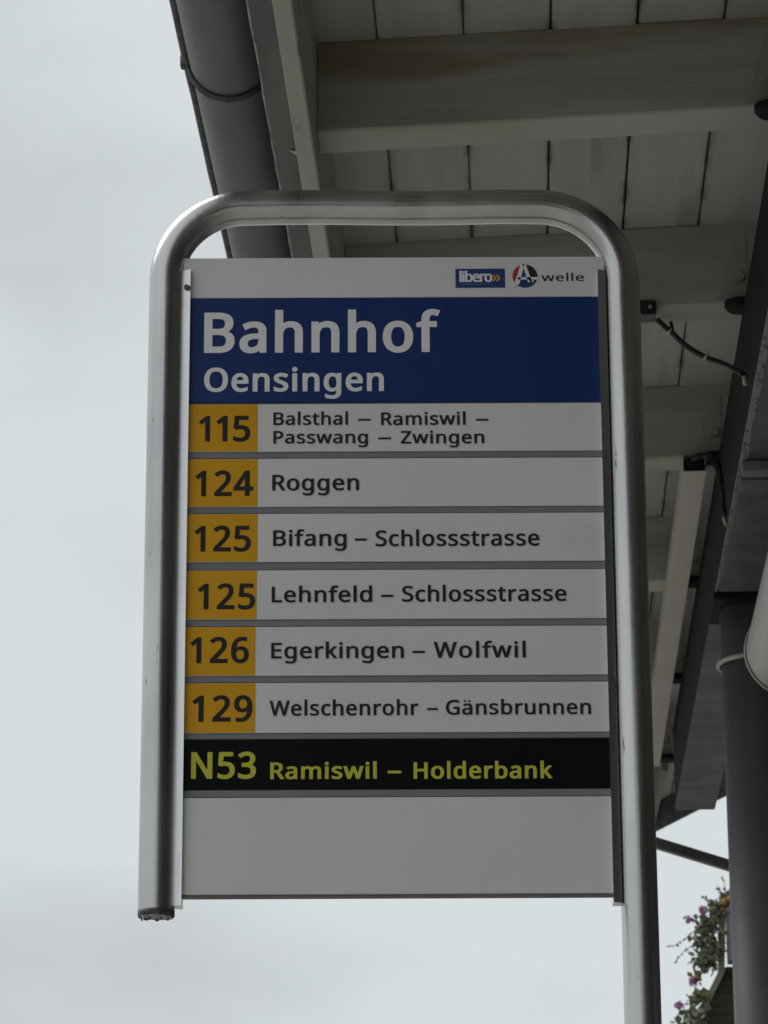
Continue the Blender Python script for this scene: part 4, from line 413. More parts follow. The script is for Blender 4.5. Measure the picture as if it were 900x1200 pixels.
strip('route_strip', 3.0486, 3.1290, M['white'], 'white strip for route 125 reading Lehnfeld Schlossstrasse', [
    ('Lehnfeld', 'semi', -0.1767, -0.0193, 3.0761, 3.1016), ('-', 'semi', -0.0050, 0.0139, 3.0756, 3.1012), ('Schlossstrasse', 'semi', 0.0275, 0.2851, 3.0764, 3.1019)],
    M['ink'], ('125', 'bold', -0.2930, -0.2025, 3.0652, 3.1072), div=-0.2004)
strip('route_strip', 2.9574, 3.0366, M['white'], 'white strip for route 126 reading Egerkingen Wolfwil', [
    ('Egerkingen', 'semi', -0.1769, 0.0299, 2.9850, 3.0104), ('-', 'semi', 0.0435, 0.0626, 2.9844, 3.0098), ('Wolfwil', 'semi', 0.0762, 0.2198, 2.9850, 3.0105)],
    M['ink'], ('126', 'bold', -0.3033, -0.2115, 2.9781, 3.0199), div=-0.2018)
strip('route_strip', 2.8660, 2.9460, M['white'], 'white strip for route 129 reading Welschenrohr G\u00e4nsbrunnen', [
    ('Welschenrohr', 'semi', -0.1790, 0.0520, 2.8931, 2.9173), ('-', 'semi', 0.0653, 0.0820, 2.8932, 2.9167), ('G\u00e4nsbrunnen', 'semi', 0.0944, 0.3193, 2.8936, 2.9170)],
    M['ink'], ('129', 'bold', -0.2989, -0.2054, 2.8841, 2.9259), div=-0.2011)
strip('route_strip', 2.7768, 2.8554, M['black'], 'black night bus strip reading N53 Ramiswil Holderbank in lemon yellow', [
    ('Ramiswil', 'bold', -0.1770, -0.0129, 2.7926, 2.8189), ('-', 'bold', 0.0040, 0.0248, 2.7922, 2.8185), ('Holderbank', 'bold', 0.0438, 0.2578, 2.7922, 2.8185)],
    M['lemon'], ('N53', 'bold', -0.2990, -0.1990, 2.7937, 2.8359))
mb = MB(); mb.box(PL + 0.001, PR - 0.001, 4.9992, 5.0025, 2.6124, 2.7636, M['white'], 0.0006)
sbuild(mb, 'blank_panel', label='empty white panel at the foot of the board')
# gasket strips in the gaps: thin dark lip with a paler lower edge
for z0, z1 in [(3.3142, 3.3258), (3.2220, 3.2336), (3.1290, 3.1424), (3.0366, 3.0486), (2.9460, 2.9574), (2.8554, 2.8660), (2.7636, 2.7768)]:
    q = MB(); q.box(PL + 0.001, PR - 0.001, 5.0000, 5.0025, z0 + 0.0012, z1 - 0.0014, M['backing'], 0.0004); sbuild(q, 'spacer_strip')
mb = MB(); mb.box(PL, PR, 4.9985, 5.0210, 2.6098, 2.6122, M['flash']); sbuild(mb, 'bottom_edge')
# side rails clamping the board to the tubes
mb = MB(); mb.prism([(-0.3262, 4.9990), (-0.3105, 4.9900), (-0.3100, 5.0240), (-0.3262, 5.0240)], 'z', 2.5955, 3.6355, M['alu'])
rl = sbuild(mb, 'side_rail', label='pale left clamping rail')
mb = MB(); mb.prism([(0.3465, 4.9920), (0.3600, 4.9985), (0.3600, 5.0240), (0.3465, 5.0240)], 'z', 2.5975, 3.6330, M['alu'])
rr_ = sbuild(mb, 'side_rail', label='dark right clamping rail')
for x, z in [(-0.3165, 3.604)]:
    mb = MB(); mb.tube([(x, 4.9935, z), (x, 4.9885, z)], 0.0045, M['flash'], 12); sbuild(mb, 'screw', rl)

# ================================================================== THE CANOPY (local frame: x across, y along the eave)
U0, V0 = 0.70, 9.20
A = R(-2.2834)
cw = Vector((U0*math.cos(-A) + V0*math.sin(-A), -U0*math.sin(-A) + V0*math.cos(-A), 0.14))
CN = empty('station_canopy', cw, 'grey timber and steel canopy with boarded ceiling above and behind the bus stop sign', 'canopy', rz=A)
def cshift(mb): mb.v = [(x - U0, y - V0, z - 0.14) for x, y, z in mb.v]; return mb
def cb(mb, name, parent=None, **kw): return cshift(mb).build(name, parent or CN, **kw)
SL = 0.04
def zc(u): return 4.80 + SL * (u + 0.4)
VB, UE = -2.0, 3.2
def vend(u): return 14.05 - 2.30 * (u - 0.615)        # the far end of the roof is cut on the skew
# ceiling boards
NB = 20
for k in range(NB):
    u0 = -0.459 + 0.188*k + 0.0017; u1 = u0 + 0.188 - 0.0034
    if u1 < -0.42: continue
    dz = random.uniform(-.0015, .0015)
    v0, e0, e1 = VB, min(vend(u0), 14.9), min(vend(u1), 14.9)
    c = random.uniform(.002, .004); u0 += random.uniform(-.0012, .0012); u1 += random.uniform(-.0012, .0012)
    mb = MB()
    def ring(v, vv):
        return [(u0, v, zc(u0)+c+dz), (u0+c, v, zc(u0)+dz), (u1-c, vv, zc(u1)+dz), (u1, vv, zc(u1)+c+dz), (u1, vv, zc(u1)+.02+dz), (u0, v, zc(u0)+.02+dz)]
    a = ring(v0, v0); b = ring(e0, e1)
    mb.add(a + b, [tuple(range(6))[::-1], tuple(range(6, 12))] + [(i, (i+1) % 6, 6+(i+1) % 6, 6+i) for i in range(6)], M['board'])
    cb(mb, 'ceiling_board')
mb = MB()
q = [(-0.50, VB), (UE, VB), (UE, vend(UE)+.02), (0.245, 14.92), (-0.50, 14.92)]
mb.add([(x, y, zc(x)+.0235) for x, y in q] + [(x, y, zc(x)+.06) for x, y in q],
       [tuple(range(5))[::-1], tuple(range(5, 10))] + [(i, (i+1) % 5, 5+(i+1) % 5, 5+i) for i in range(5)], M['web'])
cb(mb, 'roof_deck')
# verge board along the skewed end
mb = MB(); a = (0.245, 14.9); b = (UE, vend(UE))
def vz(p, k): return zc(p[0]) + k
mb.add([(a[0], a[1]+.022, vz(a,-.12)), (b[0], b[1]+.022, vz(b,-.12)), (b[0], b[1]+.05, vz(b,-.12)), (a[0], a[1]+.05, vz(a,-.12)),
        (a[0], a[1]+.022, vz(a,.07)), (b[0], b[1]+.022, vz(b,.07)), (b[0], b[1]+.05, vz(b,.07)), (a[0], a[1]+.05, vz(a,.07))],
       [(0,3,2,1),(4,5,6,7),(0,1,5,4),(1,2,6,5),(2,3,7,6),(3,0,4,7)], M['girder'])
cb(mb, 'verge_board')
# rafters
ru0, ru1 = -0.400, UE
mb = MB()
def rz(u, h): return zc(u) - h
c = 0.004
prof = [(0, -0.001), (0, -0.212+c), (c, -0.212), (0.118-c, -0.212), (0.118, -0.212+c), (0.118, -0.001)]
va = [(ru0, p[0], zc(ru0) + p[1]) for p in prof]; vb_ = [(ru1, p[0], zc(ru1) + p[1]) for p in prof]
mb.add(va + vb_, [tuple(range(6)), tuple(range(6, 12))[::-1]] + [(i, (i+1) % 6, 6+(i+1) % 6, 6+i) for i in range(6)], M['rafter'])
mb.v = [(x - U0, y, z - 0.14) for x, y, z in mb.v]
rme = mb.mesh('rafter')
RV = [6.540, 7.682, 8.842, 10.040, 11.200, 12.370]
allv = [6.540 - 1.165*k for k in range(7, 0, -1)] + RV
raf = {}
for v in allv: raf[v] = link('rafter', rme, CN, loc=(0, v - V0, 0))
# cleats, bolts and round caps where the rafters sit on the girder
cl = MB(); cl.prism([(0.520, 4.630), (0.596, 4.632), (0.596, 4.800), (0.566, 4.799)], 'y', -0.004, -0.0008, M['cleat'])
bo = MB(); bo.tube([(0.577, -0.0045, 4.690), (0.577, -0.016, 4.690)], 0.0115, M['cleat'], 6)
bo.tube([(0.579, -0.0045, 4.691), (0.579, -0.0065, 4.691)], 0.0128, M['girder'], 16)  # thin dark disc standing in for the bolt's shadow
ca = MB(); ca.tube([(0.577, 0.000, 4.6265), (0.577, 0.000, 4.615), (0.577, 0.000, 4.606)], [0.041, 0.041, 0.033], M['web'], 24)
for q in (cl, bo, ca): q.v = [(x - U0, y, z - 0.14) for x, y, z in q.v]
clm, bom, cam_ = cl.mesh('cleat'), bo.mesh('bolt'), ca.mesh('bearing_cap')
for v in allv:
    for nm, me in (('cleat', clm), ('bolt', bom), ('bearing_cap', cam_)): link(nm, me, raf[v])
# fascia board, flashing with its ragged lower edge
mb = MB(); mb.box(-0.440, -0.4015, VB, 13.88, 4.500, zc(-.42) - .002, M['fascia'], 0.003); cb(mb, 'fascia_board')
mb = MB(); mb.box(-0.497, -0.442, VB, 13.88, 4.575, 4.600, M['flash']); mb.box(-0.497, -0.491, VB, 13.88, 4.603, 4.80, M['flash'])
fl = cb(mb, 'flashing')
mb = MB(); pts = []
nseg = 240
for i in range(nseg + 1):
    v = VB + 15.88*i/nseg; pts.append((-0.500 + random.uniform(-.0012, .0012), v, 4.586 + random.uniform(-.001, .001)))
mb.tube(pts, 0.0035, M['flash_edge'], 6); cb(mb, 'drip_edge', fl)
for u, v, a in ((-0.452, 6.60, .012), (-0.446, 6.86, .005), (-0.45, 8.9, .008)):
    q = MB(); q.add([(u - a, v, 4.572), (u + a, v - .004, 4.570), (u + a*.4, v + .016, 4.566), (u - a*.3, v + .010, 4.574)], [(0, 1, 2, 3)], M['fascia']); cb(q, 'paint_chip', fl)
# girder: I section, chipped strip along the near edge of the bottom flange
GE = 11.86
mb = MB(); mb.box(0.580, 0.724, VB, GE, 4.300, 4.312, M['girder'], 0.002); mb.box(0.580, 0.724, VB, GE, 4.588, 4.600, M['web'], 0.002)
mb.box(0.640, 0.652, VB, GE, 4.3125, 4.5875, M['girder'])
gd = cb(mb, 'girder', label='dark grey steel girder with flaking paint along the edge of its lower flange')
mb = MB(); mb.box(0.5815, 0.5900, VB, GE - .003, 4.3125, 4.5875, M['web']); cb(mb, 'web_shade_plate', gd)  # added black plate, the shade of the recessed web put into its colour
mb = MB(); vs = []; n = 420
for i in range(n + 1):
    v = VB + (9.1 - VB)*i/n
    w = 0.013 + 0.004*abs(math.sin(v*4.1)*math.sin(v*13.7+1)) + random.uniform(0, .0015)
    if v > 8.6: w *= max(0.1, (9.1 - v)/.5)
    vs += [(0.5795, v, 4.2985), (0.5795 + w, v, 4.2985)]
mb.add(vs, [(2*i, 2*i+1, 2*i+3, 2*i+2) for i in range(n)], M['flaky'])
mb.add([(x if k % 2 == 0 else 0.5795, y, z if k % 2 == 0 else 4.311) for k, (x, y, z) in enumerate(vs)], [(2*i, 2*i+1, 2*i+3, 2*i+2) for i in range(n)], M['flaky'])
cb(mb, 'flaking_edge', gd)
# bearing plate under the girder and its dark seat, columns
mb = MB(); mb.box(0.583, 0.700, 7.99, 8.98, 4.268, 4.2975, M['girder'], 0.003); cb(mb, 'bearing_plate', gd)
mb = MB(); mb.box(0.583, 0.700, 7.925, 7.988, 4.272, 4.2975, M['plate_lip'], 0.003); cb(mb, 'plate_lip', gd)  # separate strip, its paler colour stands for light on the plate's front
mb = MB(); mb.box(0.700, 0.712, 8.00, 8.97, 4.262, 4.2975, M['fascia'], 0.002); cb(mb, 'plate_edge', gd)
def column(u, v, top):
    q = MB(); q.tube([(u, v, 0.14), (u, v, 2.0), (u, v, top - .02)], 0.112, M['column'], 56)
    col = cb(q, 'column')
    q = MB(); q.box(u - .135, u + .135, v - .135, v + .135, top - .019, top, M['web'], 0.002); cb(q, 'head_plate', col)
    q = MB(); q.box(u - .18, u + .18, v - .18, v + .18, 0.14, 0.165, M['girder'], 0.003); cb(q, 'foot_plate', col)
column(0.708, 9.215, 4.2975)
column(1.62, 12.43, zc(1.62) - .214)
column(2.90, 9.215, zc(2.9) - .214); column(2.90, 3.0, zc(2.9) - .214); column(1.62, 0.9, zc(1.62) - .214)
# knee brace below the last rafter
mb = MB(); a = Vector((-0.02, 12.43, 4.485)); b = Vector((1.55, 12.43, 3.967)); d = (b - a).normalized(); nn = Vector((-d.z, 0, d.x)) * .019
w = Vector((0, .02, 0))
mb.add([a-nn-w, b-nn-w, b+nn-w, a+nn-w, a-nn+w, b-nn+w, b+nn+w, a+nn+w], [(0,3,2,1),(4,5,6,7),(0,1,5,4),(1,2,6,5),(2,3,7,6),(3,0,4,7)], M['girder'])
kb = cb(mb, 'knee_brace')
mb = MB(); mb.box(-0.05, 0.01, 12.40, 12.408, 4.46, 4.60, M['girder'], .001); cb(mb, 'gusset', kb)
mb = MB(); mb.prism([(0.30, 12.55), (0.578, 12.55), (0.578, 14.10), (0.30, 14.74)], 'z', 4.735, 4.750, M['girder']); cb(mb, 'end_shade_panel')  # added dark sheet standing in for the shade under the roof's far end
mb = MB(); mb.prism([(0.566, 12.49), (0.590, 12.49), (0.572, 13.40), (0.556, 13.40)], 'z', 4.60, 4.63, M['plate_lip']); cb(mb, 'batten')

# gutter, a thing of its own hung on the eave
GT = empty('roof_gutter', cw, 'half round zinc gutter with a dark beaded rim along the left eave of the canopy', 'gutter', rz=A)
mb = MB(); gc, gr, gz = -0.5830, 0.0860, 4.722; n = 22
for (ra, nrm) in ((gr, 1), (gr - .0015, -1)):
    vs = []
    for v in (VB, 13.88):
        for k in range(n+1):
            t = math.pi + math.pi*k/n; vs.append((gc + ra*math.cos(t), v, gz + ra*math.sin(t)))
    mb.add(vs, [(k, k+1, n+2+k, n+1+k) for k in range(n)], M['gutter'], True)
cshift(mb); channel = mb.build('channel', GT)
mb = MB(); pts = [(-0.6735 + random.uniform(-.0008, .0008), VB + 15.88*i/160, 4.718 + random.uniform(-.0008, .0008)) for i in range(161)]
mb.tube(pts, 0.0105, M['gutter_dark'], 12); cshift(mb); mb.build('rim_bead', GT)
for v in (4.3, 9.3):
    q = MB(); pts = [(gc + (gr+.0025)*math.cos(math.pi + math.pi*k/22), gz + (gr+.0025)*math.sin(math.pi + math.pi*k/22)) for k in range(23)]
    q.add([(x, v, z) for x, z in pts] + [(x, v+.05, z) for x, z in pts], [(k, k+1, 24+k, 23+k) for k in range(22)], M['gutter'], True); cshift(q); q.build('joint_sleeve', GT)
hg = MB(); pts = []
for k in range(25):
    t = math.pi*0.97 + math.pi*1.03*k/24; pts.append((gc + (gr+.004)*math.cos(t), 0, gz + (gr+.004)*math.sin(t)))
for j in range(2):
    hg.tube([(x, y + (j-.5)*.014, z) for x, y, z in pts], 0.0042, M['gutter_dark'], 8)
hg.tube([(x, y, z) for x, y, z in pts], 0.0036, M['gutter_dark'], 8)
hg.box(-0.6895, -0.676, -0.012, 0.012, 4.708, 4.735, M['gutter_dark'], .002)
hg.v = [(x - U0, y, z - 0.14) for x, y, z in hg.v]; hme = hg.mesh('hanger')
for v in (6.46 - 1.9*2, 6.46 - 1.9, 6.46, 8.4, 10.3, 12.2): link('hanger', hme, GT, loc=(0, v - V0, 0))

# ================================================================== LAMPS AND CABLES under the canopy
def cthing(name, u, v, z, label, cat, group=None):
    w_ = CN.matrix_basis @ Vector((u - U0, v - V0, z - 0.14))
    o = empty(name, w_, label, cat, rz=A, group=group); o['o'] = (u, v, z); return o
def tb(mb, name, T, parent=None, **kw):
    u, v, z = T['o']; mb.v = [(x-u, y-v, w-z) for x, y, w in mb.v]
    return mb.build(name, parent or T, **kw)
L = cthing('strip_light', 0.512, 8.80, 4.565, 'long cream strip light housing under the rafters with its near end open', 'strip light')
mb = MB(); x0, x1, y0, y1, z0, z1 = 0.4820, 0.5470, 8.800, 12.28, 4.5650, 4.6190
t = .0025
mb.box(x0, x1, y0, y1, z0, z0 + t, M['lamp'], 0.0008)
mb.box(x0, x0 + t, y0 + .001, y1, z0 + t + .0002, z1, M['lamp']); mb.box(x1 - t, x1, y0 + .001, y1, z0 + t + .0002, z1, M['lamp'])
mb.box(x0 + t + .0005, x1 - t - .0005, y1 - .004, y1 - .001, z0 + t + .0005, z1, M['lamp'])
hs = tb(mb, 'housing', L)
mb = MB(); mb.box(x0 + t + .001, x1 - t - .001, 8.86, y1 - .01, z0 + .01, z1 - .003, M['lamp_dark']); tb(mb, 'inner_tray', L, hs)
mb = MB(); mb.box(x0 + .010, x1 - .012, 8.806, 8.855, z0 + .012, z0 + .036, M['lamp_dark'], .002); tb(mb, 'terminal_block', L, hs)

def smooth_path(P, n=10):
    P = [Vector(p) for p in P]; out = []
    for i in range(len(P)-1):
        p0, p1, p2, p3 = P[max(i-1, 0)], P[i], P[i+1], P[min(i+2, len(P)-1)]
        for k in range(n):
            s = k/n; out.append(.5*((2*p1) + (p2-p0)*s + (2*p0-5*p1+4*p2-p3)*s*s + (3*p1-p0-3*p2+p3)*s**3))
    out.append(P[-1]); return out
W1 = cthing('cable', 0.503, 8.825, 4.59, 'short black cables looping from the open strip light end to the girder', 'cable')
mb = MB(); mb.tube(smooth_path([(0.500, 8.86, 4.590), (0.515, 8.79, 4.600), (0.545, 8.78, 4.603), (0.566, 8.76, 4.580), (0.576, 8.70, 4.53), (0.5765, 8.62, 4.455)]), 0.0100, M['cable'], 10)
tb(mb, 'outer_cable', W1)
mb = MB(); mb.tube(smooth_path([(0.520, 8.88, 4.585), (0.546, 8.79, 4.577), (0.566, 8.72, 4.553), (0.580, 8.66, 4.50), (0.577, 8.60, 4.41), (0.578, 8.58, 4.375)]), 0.0040, M['cable'], 8)
tb(mb, 'inner_cable', W1)
mb = MB(); mb.tube([(0.5735, 8.575, 4.385), (0.5795, 8.565, 4.355)], 0.006, M['cable'], 8); mb.tube([(0.5735, 8.56, 4.355), (0.5795, 8.56, 4.330)], 0.0045, M['cream'], 8)
tb(mb, 'cable_end', W1)
JB = cthing('junction_box', 0.352, 7.69, 4.595, 'small black box fixed under the rafter just right of the sign pole', 'junction box')
mb = MB(); mb.box(0.325, 0.368, 7.655, 7.715, 4.590, 4.628, M['cable'], .003); tb(mb, 'body', JB)
mb = MB(); mb.tube([(0.352, 7.6545, 4.608), (0.352, 7.650, 4.608)], .004, M['cream'], 8); tb(mb, 'screw', JB)
W2 = cthing('cable', 0.385, 7.72, 4.60, 'black cable sagging from the small black box to the girder, with pale ties', 'cable')
P = [(0.372, 7.73, 4.604), (0.392, 7.745, 4.590), (0.412, 7.755, 4.575), (0.436, 7.760, 4.551), (0.465, 7.750, 4.524), (0.496, 7.735, 4.500), (0.535, 7.70, 4.470), (0.574, 7.65, 4.425)]
mb = MB(); mb.tube(smooth_path(P), 0.0072, M['cable'], 10); cbl = tb(mb, 'cable_run', W2)
mb = MB(); mb.tube([(0.412, 7.755, 4.575), (0.407, 7.750, 4.606)], 0.0045, M['cable'], 8); tb(mb, 'cable_stub', W2)
for a in ((0.4040, 7.7525, 4.581), (0.490, 7.738, 4.5045)):
    mb = MB(); mb.tube([(a[0]-.003, a[1], a[2]+.002), (a[0]+.003, a[1], a[2]-.002)], .0088, M['cream'], 10); tb(mb, 'cable_tie', W2, cbl)
mb = MB(); mb.tube([(0.5755, 7.647, 4.420), (0.5775, 7.645, 4.396)], 0.0062, M['cream'], 8); tb(mb, 'cable_end', W2)
# the round lamp at the right edge, clamped to the column
CL = cthing('cylinder_lamp', 0.725, 8.58, 3.97, 'pale cylindrical lamp housing hanging in front of the dark column at the right edge', 'lamp')
cu, cz_, cr_ = 0.7450, 3.985, 0.122
mb = MB(); mb.tube([(cu, 7.15, cz_), (cu, 8.0, cz_), (cu, 8.585, cz_)], cr_, M['tin'], 64); tb(mb, 'housing', CL)
mb = MB()
pts = [(cu + (cr_+.003)*math.cos(2*math.pi*k/64), 8.592, cz_ + (cr_+.003)*math.sin(2*math.pi*k/64)) for k in range(64)]
for i in range(64): mb.tube([pts[i], pts[(i+1) % 64]], .0036, M['tin'], 8, cap=False)
tb(mb, 'end_rim', CL)
mb = MB(); mb.tube([(cu, 8.5855, cz_), (cu, 8.600, cz_)], cr_ - .006, M['lamp_dark'], 48); tb(mb, 'end_glass', CL)
mb = MB(); pts = []
for k in range(49):
    a = 2*math.pi*k/48; pts.append((0.708 + .120*math.cos(a), 9.215 + .120*math.sin(a), 4.118))
mb.tube(pts, 0.0075, M['tin'], 10, cap=False)
mb.tube([(0.729, 9.09, 4.118), (0.729, 8.62, 4.118), (0.729, 8.52, 4.106)], 0.009, M['tin'], 10)
tb(mb, 'clamp_ring', CL)
mb = MB(); mb.box(0.722, 0.736, 7.60, 7.63, 4.106, 4.299, M['tin'], .002); tb(mb, 'hanger', CL)

# ================================================================== HOUSE WITH BALCONY, behind the column at the lower right
H = empty('balcony_house', (1.80, 16.0, 0.0), 'house with a dark timber balcony partly hidden behind the column at the lower right', 'house')
def hb(mb, name, parent=None, **kw):
    mb.v = [(x - 1.80, y - 16.0, z) for x, y, z in mb.v]; return mb.build(name, parent or H, **kw)
mb = MB(); mb.box(2.45, 9.0, 16.6, 22.0, 0.0, 6.4, M['plaster']); hb(mb, 'wall')
mb = MB(); mb.prism([(2.40, 6.41), (9.4, 6.41), (5.9, 8.6)], 'y', 16.5, 22.3, M['roof_tile']); hb(mb, 'roof')
for x, z in [(3.0, 1.2), (5.2, 1.2), (7.2, 1.2), (4.6, 4.4), (6.8, 4.4)]:
    q = MB(); q.box(x, x+1.0, 16.55, 16.598, z, z+1.3, M['frame'], .01); fr = hb(q, 'window')
    for k in range(2):
        q = MB(); q.box(x+.07+.46*k, x+.47+.46*k, 16.535, 16.549, z+.08, z+1.22, M['glass']); hb(q, 'pane', fr)
# balcony: skewed end of its parapet, boards lapping downwards, pale trim along the edge
def ex(z): return 1.605 - max(0, 4.45 - z) * 0.52 if z < 4.45 else 1.605
zz = 4.46
for k in range(10):
    a = zz - .105*k; b = a - .101
    q = MB(); y = 16.03 - .004*(k % 2)
    q.add([(ex(a)+.028, y, a), (3.4, y, a), (3.4, y, b), (ex(b)+.028, y, b), (ex(a)+.028, y+.03, a), (3.4, y+.03, a), (3.4, y+.03, b), (ex(b)+.028, y+.03, b)],
          [(0,1,2,3),(4,7,6,5),(0,4,5,1),(1,5,6,2),(2,6,7,3),(3,7,4,0)], M['brown'])
    hb(q, 'parapet_board')
q = MB(); q.box(1.64, 3.4, 16.00, 16.12, 4.452, 4.478, M['brown'], .004); hb(q, 'parapet_rail')
q = MB(); T = [(1.622, 4.80), (1.615, 4.62), (1.605, 4.45), (ex(4.2), 4.20), (ex(3.5), 3.50)]
for (xa, za), (xb, zb) in zip(T[:-1], T[1:]):
    q.add([(xa, 15.99, za), (xa+.032, 15.99, za), (xb+.032, 15.99, zb), (xb, 15.99, zb), (xa, 16.03, za), (xa+.032, 16.03, za), (xb+.032, 16.03, zb), (xb, 16.03, zb)],
          [(0,1,2,3),(4,7,6,5),(0,4,5,1),(1,5,6,2),(2,6,7,3),(3,7,4,0)], M['green_trim'])
hb(q, 'edge_trim')
q = MB(); q.box(1.30, 3.4, 16.05, 16.55, 3.42, 3.50, M['brown']); hb(q, 'balcony_floor')
q = MB(); q.box(1.72, 1.84, 16.20, 16.32, 0.0, 3.42, M['brown']); hb(q, 'balcony_post')
# planter and flowers
PB = empty('planter_box', (1.66, 15.97, 4.48), 'grey planter box on top of the timber balcony', 'planter')
q = MB(); q.prism([(15.86, 4.735), (15.875, 4.485), (15.985, 4.485), (15.985, 4.735)], 'x', 1.650, 2.75, M['planter']); q.v = [(x-1.66, y-15.97, z-4.48) for x, y, z in q.v]; q.build('box', PB)
q = MB(); q.box(1.642, 2.76, 15.85, 15.99, 4.716, 4.740, M['planter'], .003); q.v = [(x-1.66, y-15.97, z-4.48) for x, y, z in q.v]; q.build('rim', PB)
def leaf(mb, c, s, m):
    c = Vector(c); d = Vector((random.gauss(0, 1), random.gauss(0, 1), random.gauss(0, 1)-.2)).normalized()
    e = d.cross(Vector((random.gauss(0, 1), random.gauss(0, 1), random.gauss(0, 1)))).normalized(); f = d.cross(e)
    mb.add([c - d*s*.6, c - d*s*.1 + e*s*.42 + f*s*.1, c + d*s*.35 + e*s*.3, c + d*s*.7, c + d*s*.35 - e*s*.3, c - d*s*.1 - e*s*.42 + f*s*.1],
           [(0, 1, 5), (1, 2, 4, 5), (2, 3, 4)], m)
def flower(c, r, m, parent, o):
    q = MB(); c = Vector(c)
    for k in range(16):
        d = Vector((random.gauss(0, 1), random.gauss(0, 1)-.5, random.gauss(0, 1))).normalized()
        p = c + d*r*random.uniform(.3, .85); e = d.orthogonal().normalized(); f = d.cross(e); s = r*.52
        q.add([p - e*s, p + f*s*.8, p + e*s + d*s*.3, p - f*s*.8], [(0, 1, 2, 3)], m)
    q.v = [(x-o[0], y-o[1], z-o[2]) for x, y, z in q.v]; q.build('flower', parent)
def plant(origin, label, blobs, trails, flowers, leafmats, group=None):
    T = empty('trailing_plant', origin, label, 'plant', group=group); o = origin
    q = MB()
    for (x, y, z, rx, rzv, nl) in blobs:
        for _ in range(int(nl*1.6)):
            a = Vector((random.gauss(0, .5), random.gauss(0, .5), random.gauss(0, .5)))
            leaf(q, (x + a.x*rx, y + a.y*rx*.8, z + a.z*rzv), random.uniform(.018, .036), random.choice(leafmats))
    q.v = [(x-o[0], y-o[1], z-o[2]) for x, y, z in q.v]; q.build('foliage', T, kind='stuff')
    for tr in trails:
        q = MB(); P_ = smooth_path(tr, 8); q.tube(P_, .0016, M['leaf'], 5)
        for p in P_[2::3]:
            for _ in range(2): leaf(q, (p.x + random.uniform(-.006, .006), p.y + random.uniform(-.01, .01), p.z + random.uniform(-.006, .006)), random.uniform(.010, .017), leafmats[0])
        q.v = [(x-o[0], y-o[1], z-o[2]) for x, y, z in q.v]; q.build('stem', T)
    for (x, y, z, r, m) in flowers: flower((x, y, z), r, m, T, o)
plant((1.66, 15.93, 4.74), 'upright plant with orange flowers on top of the grey planter',
      [(1.655, 15.92, 4.79, .045, .045, 60)],
      [[(1.63, 15.92, 4.80), (1.62, 15.92, 4.84), (1.605, 15.92, 4.855)], [(1.65, 15.92, 4.8), (1.645, 15.92, 4.87), (1.635, 15.92, 4.905)], [(1.665, 15.92, 4.8), (1.672, 15.92, 4.87), (1.685, 15.92, 4.90)]],
      [(1.640, 15.90, 4.775, .026, M['orange']), (1.665, 15.90, 4.79, .028, M['orange']), (1.63, 15.91, 4.745, .018, M['orange'])], [M['leaf'], M['leaf2']])
plant((1.60, 15.92, 4.60), 'trailing geranium with two pink blooms spilling over the corner of the balcony',
      [(1.56, 15.92, 4.66, .060, .05, 110), (1.60, 15.93, 4.73, .035, .04, 40), (1.525, 15.92, 4.60, .05, .05, 50), (1.585, 15.93, 4.56, .05, .05, 50), (1.58, 15.92, 4.77, .02, .02, 12)],
      [[(1.54, 15.92, 4.66), (1.47, 15.92, 4.62), (1.41, 15.92, 4.575), (1.36, 15.92, 4.56)], [(1.53, 15.92, 4.60), (1.47, 15.92, 4.56), (1.43, 15.92, 4.53), (1.39, 15.92, 4.48)],
       [(1.60, 15.92, 4.74), (1.56, 15.92, 4.79), (1.53, 15.92, 4.80)], [(1.52, 15.92, 4.66), (1.50, 15.92, 4.70), (1.49, 15.92, 4.715)]],
      [(1.535, 15.90, 4.735, .030, M['pink']), (1.462, 15.90, 4.690, .026, M['pink'])], [M['leaf'], M['leaf2']])
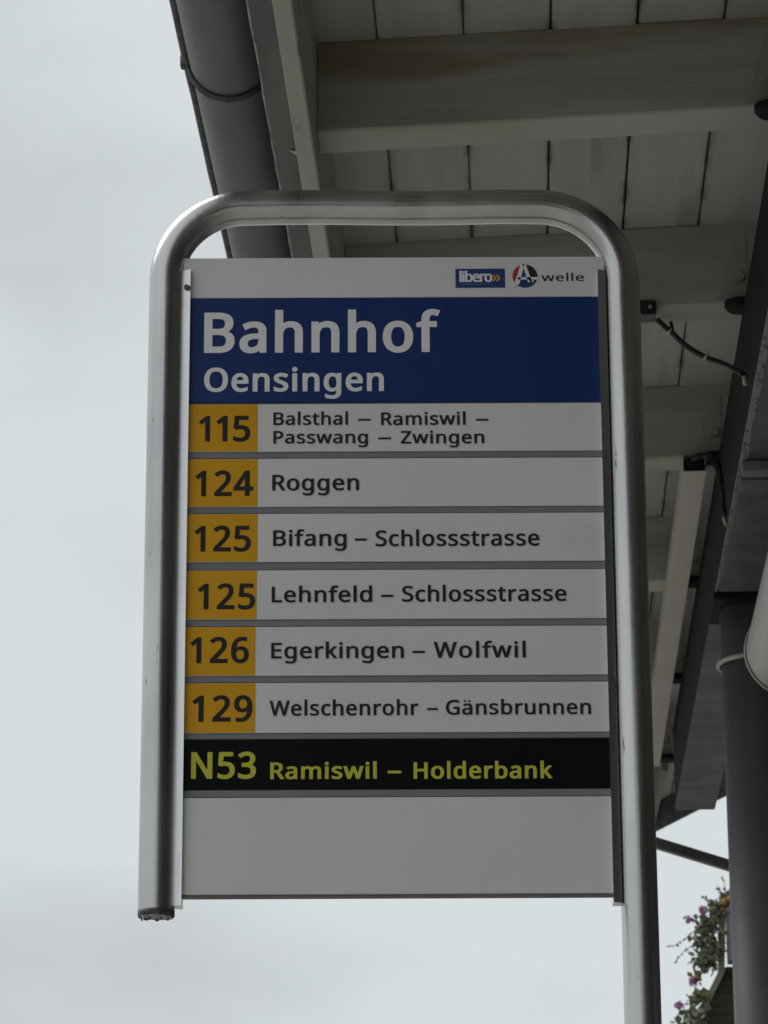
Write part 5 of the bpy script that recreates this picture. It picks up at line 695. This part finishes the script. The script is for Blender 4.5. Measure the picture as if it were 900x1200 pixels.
plant((1.52, 15.92, 4.38), 'lower hanging plant with a pink and a yellowish bloom along the balcony edge',
      [(1.535, 15.92, 4.49, .055, .055, 130), (1.50, 15.92, 4.42, .025, .03, 12), (1.51, 15.92, 4.31, .045, .045, 50), (1.47, 15.92, 4.23, .055, .04, 50), (1.43, 15.92, 4.17, .07, .04, 60), (1.50, 15.92, 4.20, .04, .06, 30)],
      [[(1.50, 15.92, 4.42), (1.49, 15.92, 4.36), (1.48, 15.92, 4.30)], [(1.47, 15.92, 4.25), (1.43, 15.92, 4.21), (1.36, 15.92, 4.19)], [(1.49, 15.92, 4.36), (1.44, 15.92, 4.29), (1.42, 15.92, 4.24)]],
      [(1.470, 15.90, 4.390, .028, M['pink']), (1.490, 15.90, 4.405, .020, M['orange']), (1.400, 15.90, 4.275, .027, M['pink'])], [M['leaf'], M['leaf2']])

# ================================================================== UNSEEN BUILDINGS beside and behind the camera, added to darken the reflections
B = empty('unseen_building', (3.4, 0.0, 0.14), 'unseen dark plastered building added along the right side of the canopy to darken reflections', 'building', rz=A)
def bb(mb, name, parent=None): mb.v = [(x-3.4, y, z-.14) for x, y, z in mb.v]; return mb.build(name, parent or B)
mb = MB(); mb.box(3.45, 11.0, -13.5, 34.0, 0.14, 7.5, M['dark_plaster']); bb(mb, 'wall')
mb = MB(); mb.prism([(3.2, 7.51), (11.4, 7.51), (7.3, 10.2)], 'y', -13.9, 34.4, M['roof_tile']); bb(mb, 'roof')
for k in range(6):
    y = -12 + 3.2*k
    q = MB(); q.box(3.39, 3.448, y, y+1.3, 1.2, 2.9, M['frame'], .01); fr = bb(q, 'window')
    q = MB(); q.box(3.375, 3.389, y+.08, y+1.22, 1.28, 2.82, M['glass']); bb(q, 'pane', fr)
B2 = empty('unseen_shed', (0.0, -16.0, 0.0), 'unseen low dark shed added well behind the camera to darken reflections', 'building')  # unseen shed, added as a dark backdrop for the steel's reflections
def sb(mb, name, parent=None): mb.v = [(x, y+16, z) for x, y, z in mb.v]; return mb.build(name, parent or B2)
mb = MB(); mb.box(-5.0, 12, -26, -16, 0, 4.6, M['dark_plaster']); sb(mb, 'wall')
mb = MB(); mb.prism([(-5.4, 4.61), (12.4, 4.61), (3.5, 6.6)], 'y', -26.5, -15.6, M['roof_tile']); sb(mb, 'roof')
for k in range(4):
    q = MB(); q.box(-3 + 3.6*k, -1 + 3.6*k, -15.99, -15.93, 0.1, 3.0, M['brown'], .01); sb(q, 'door')
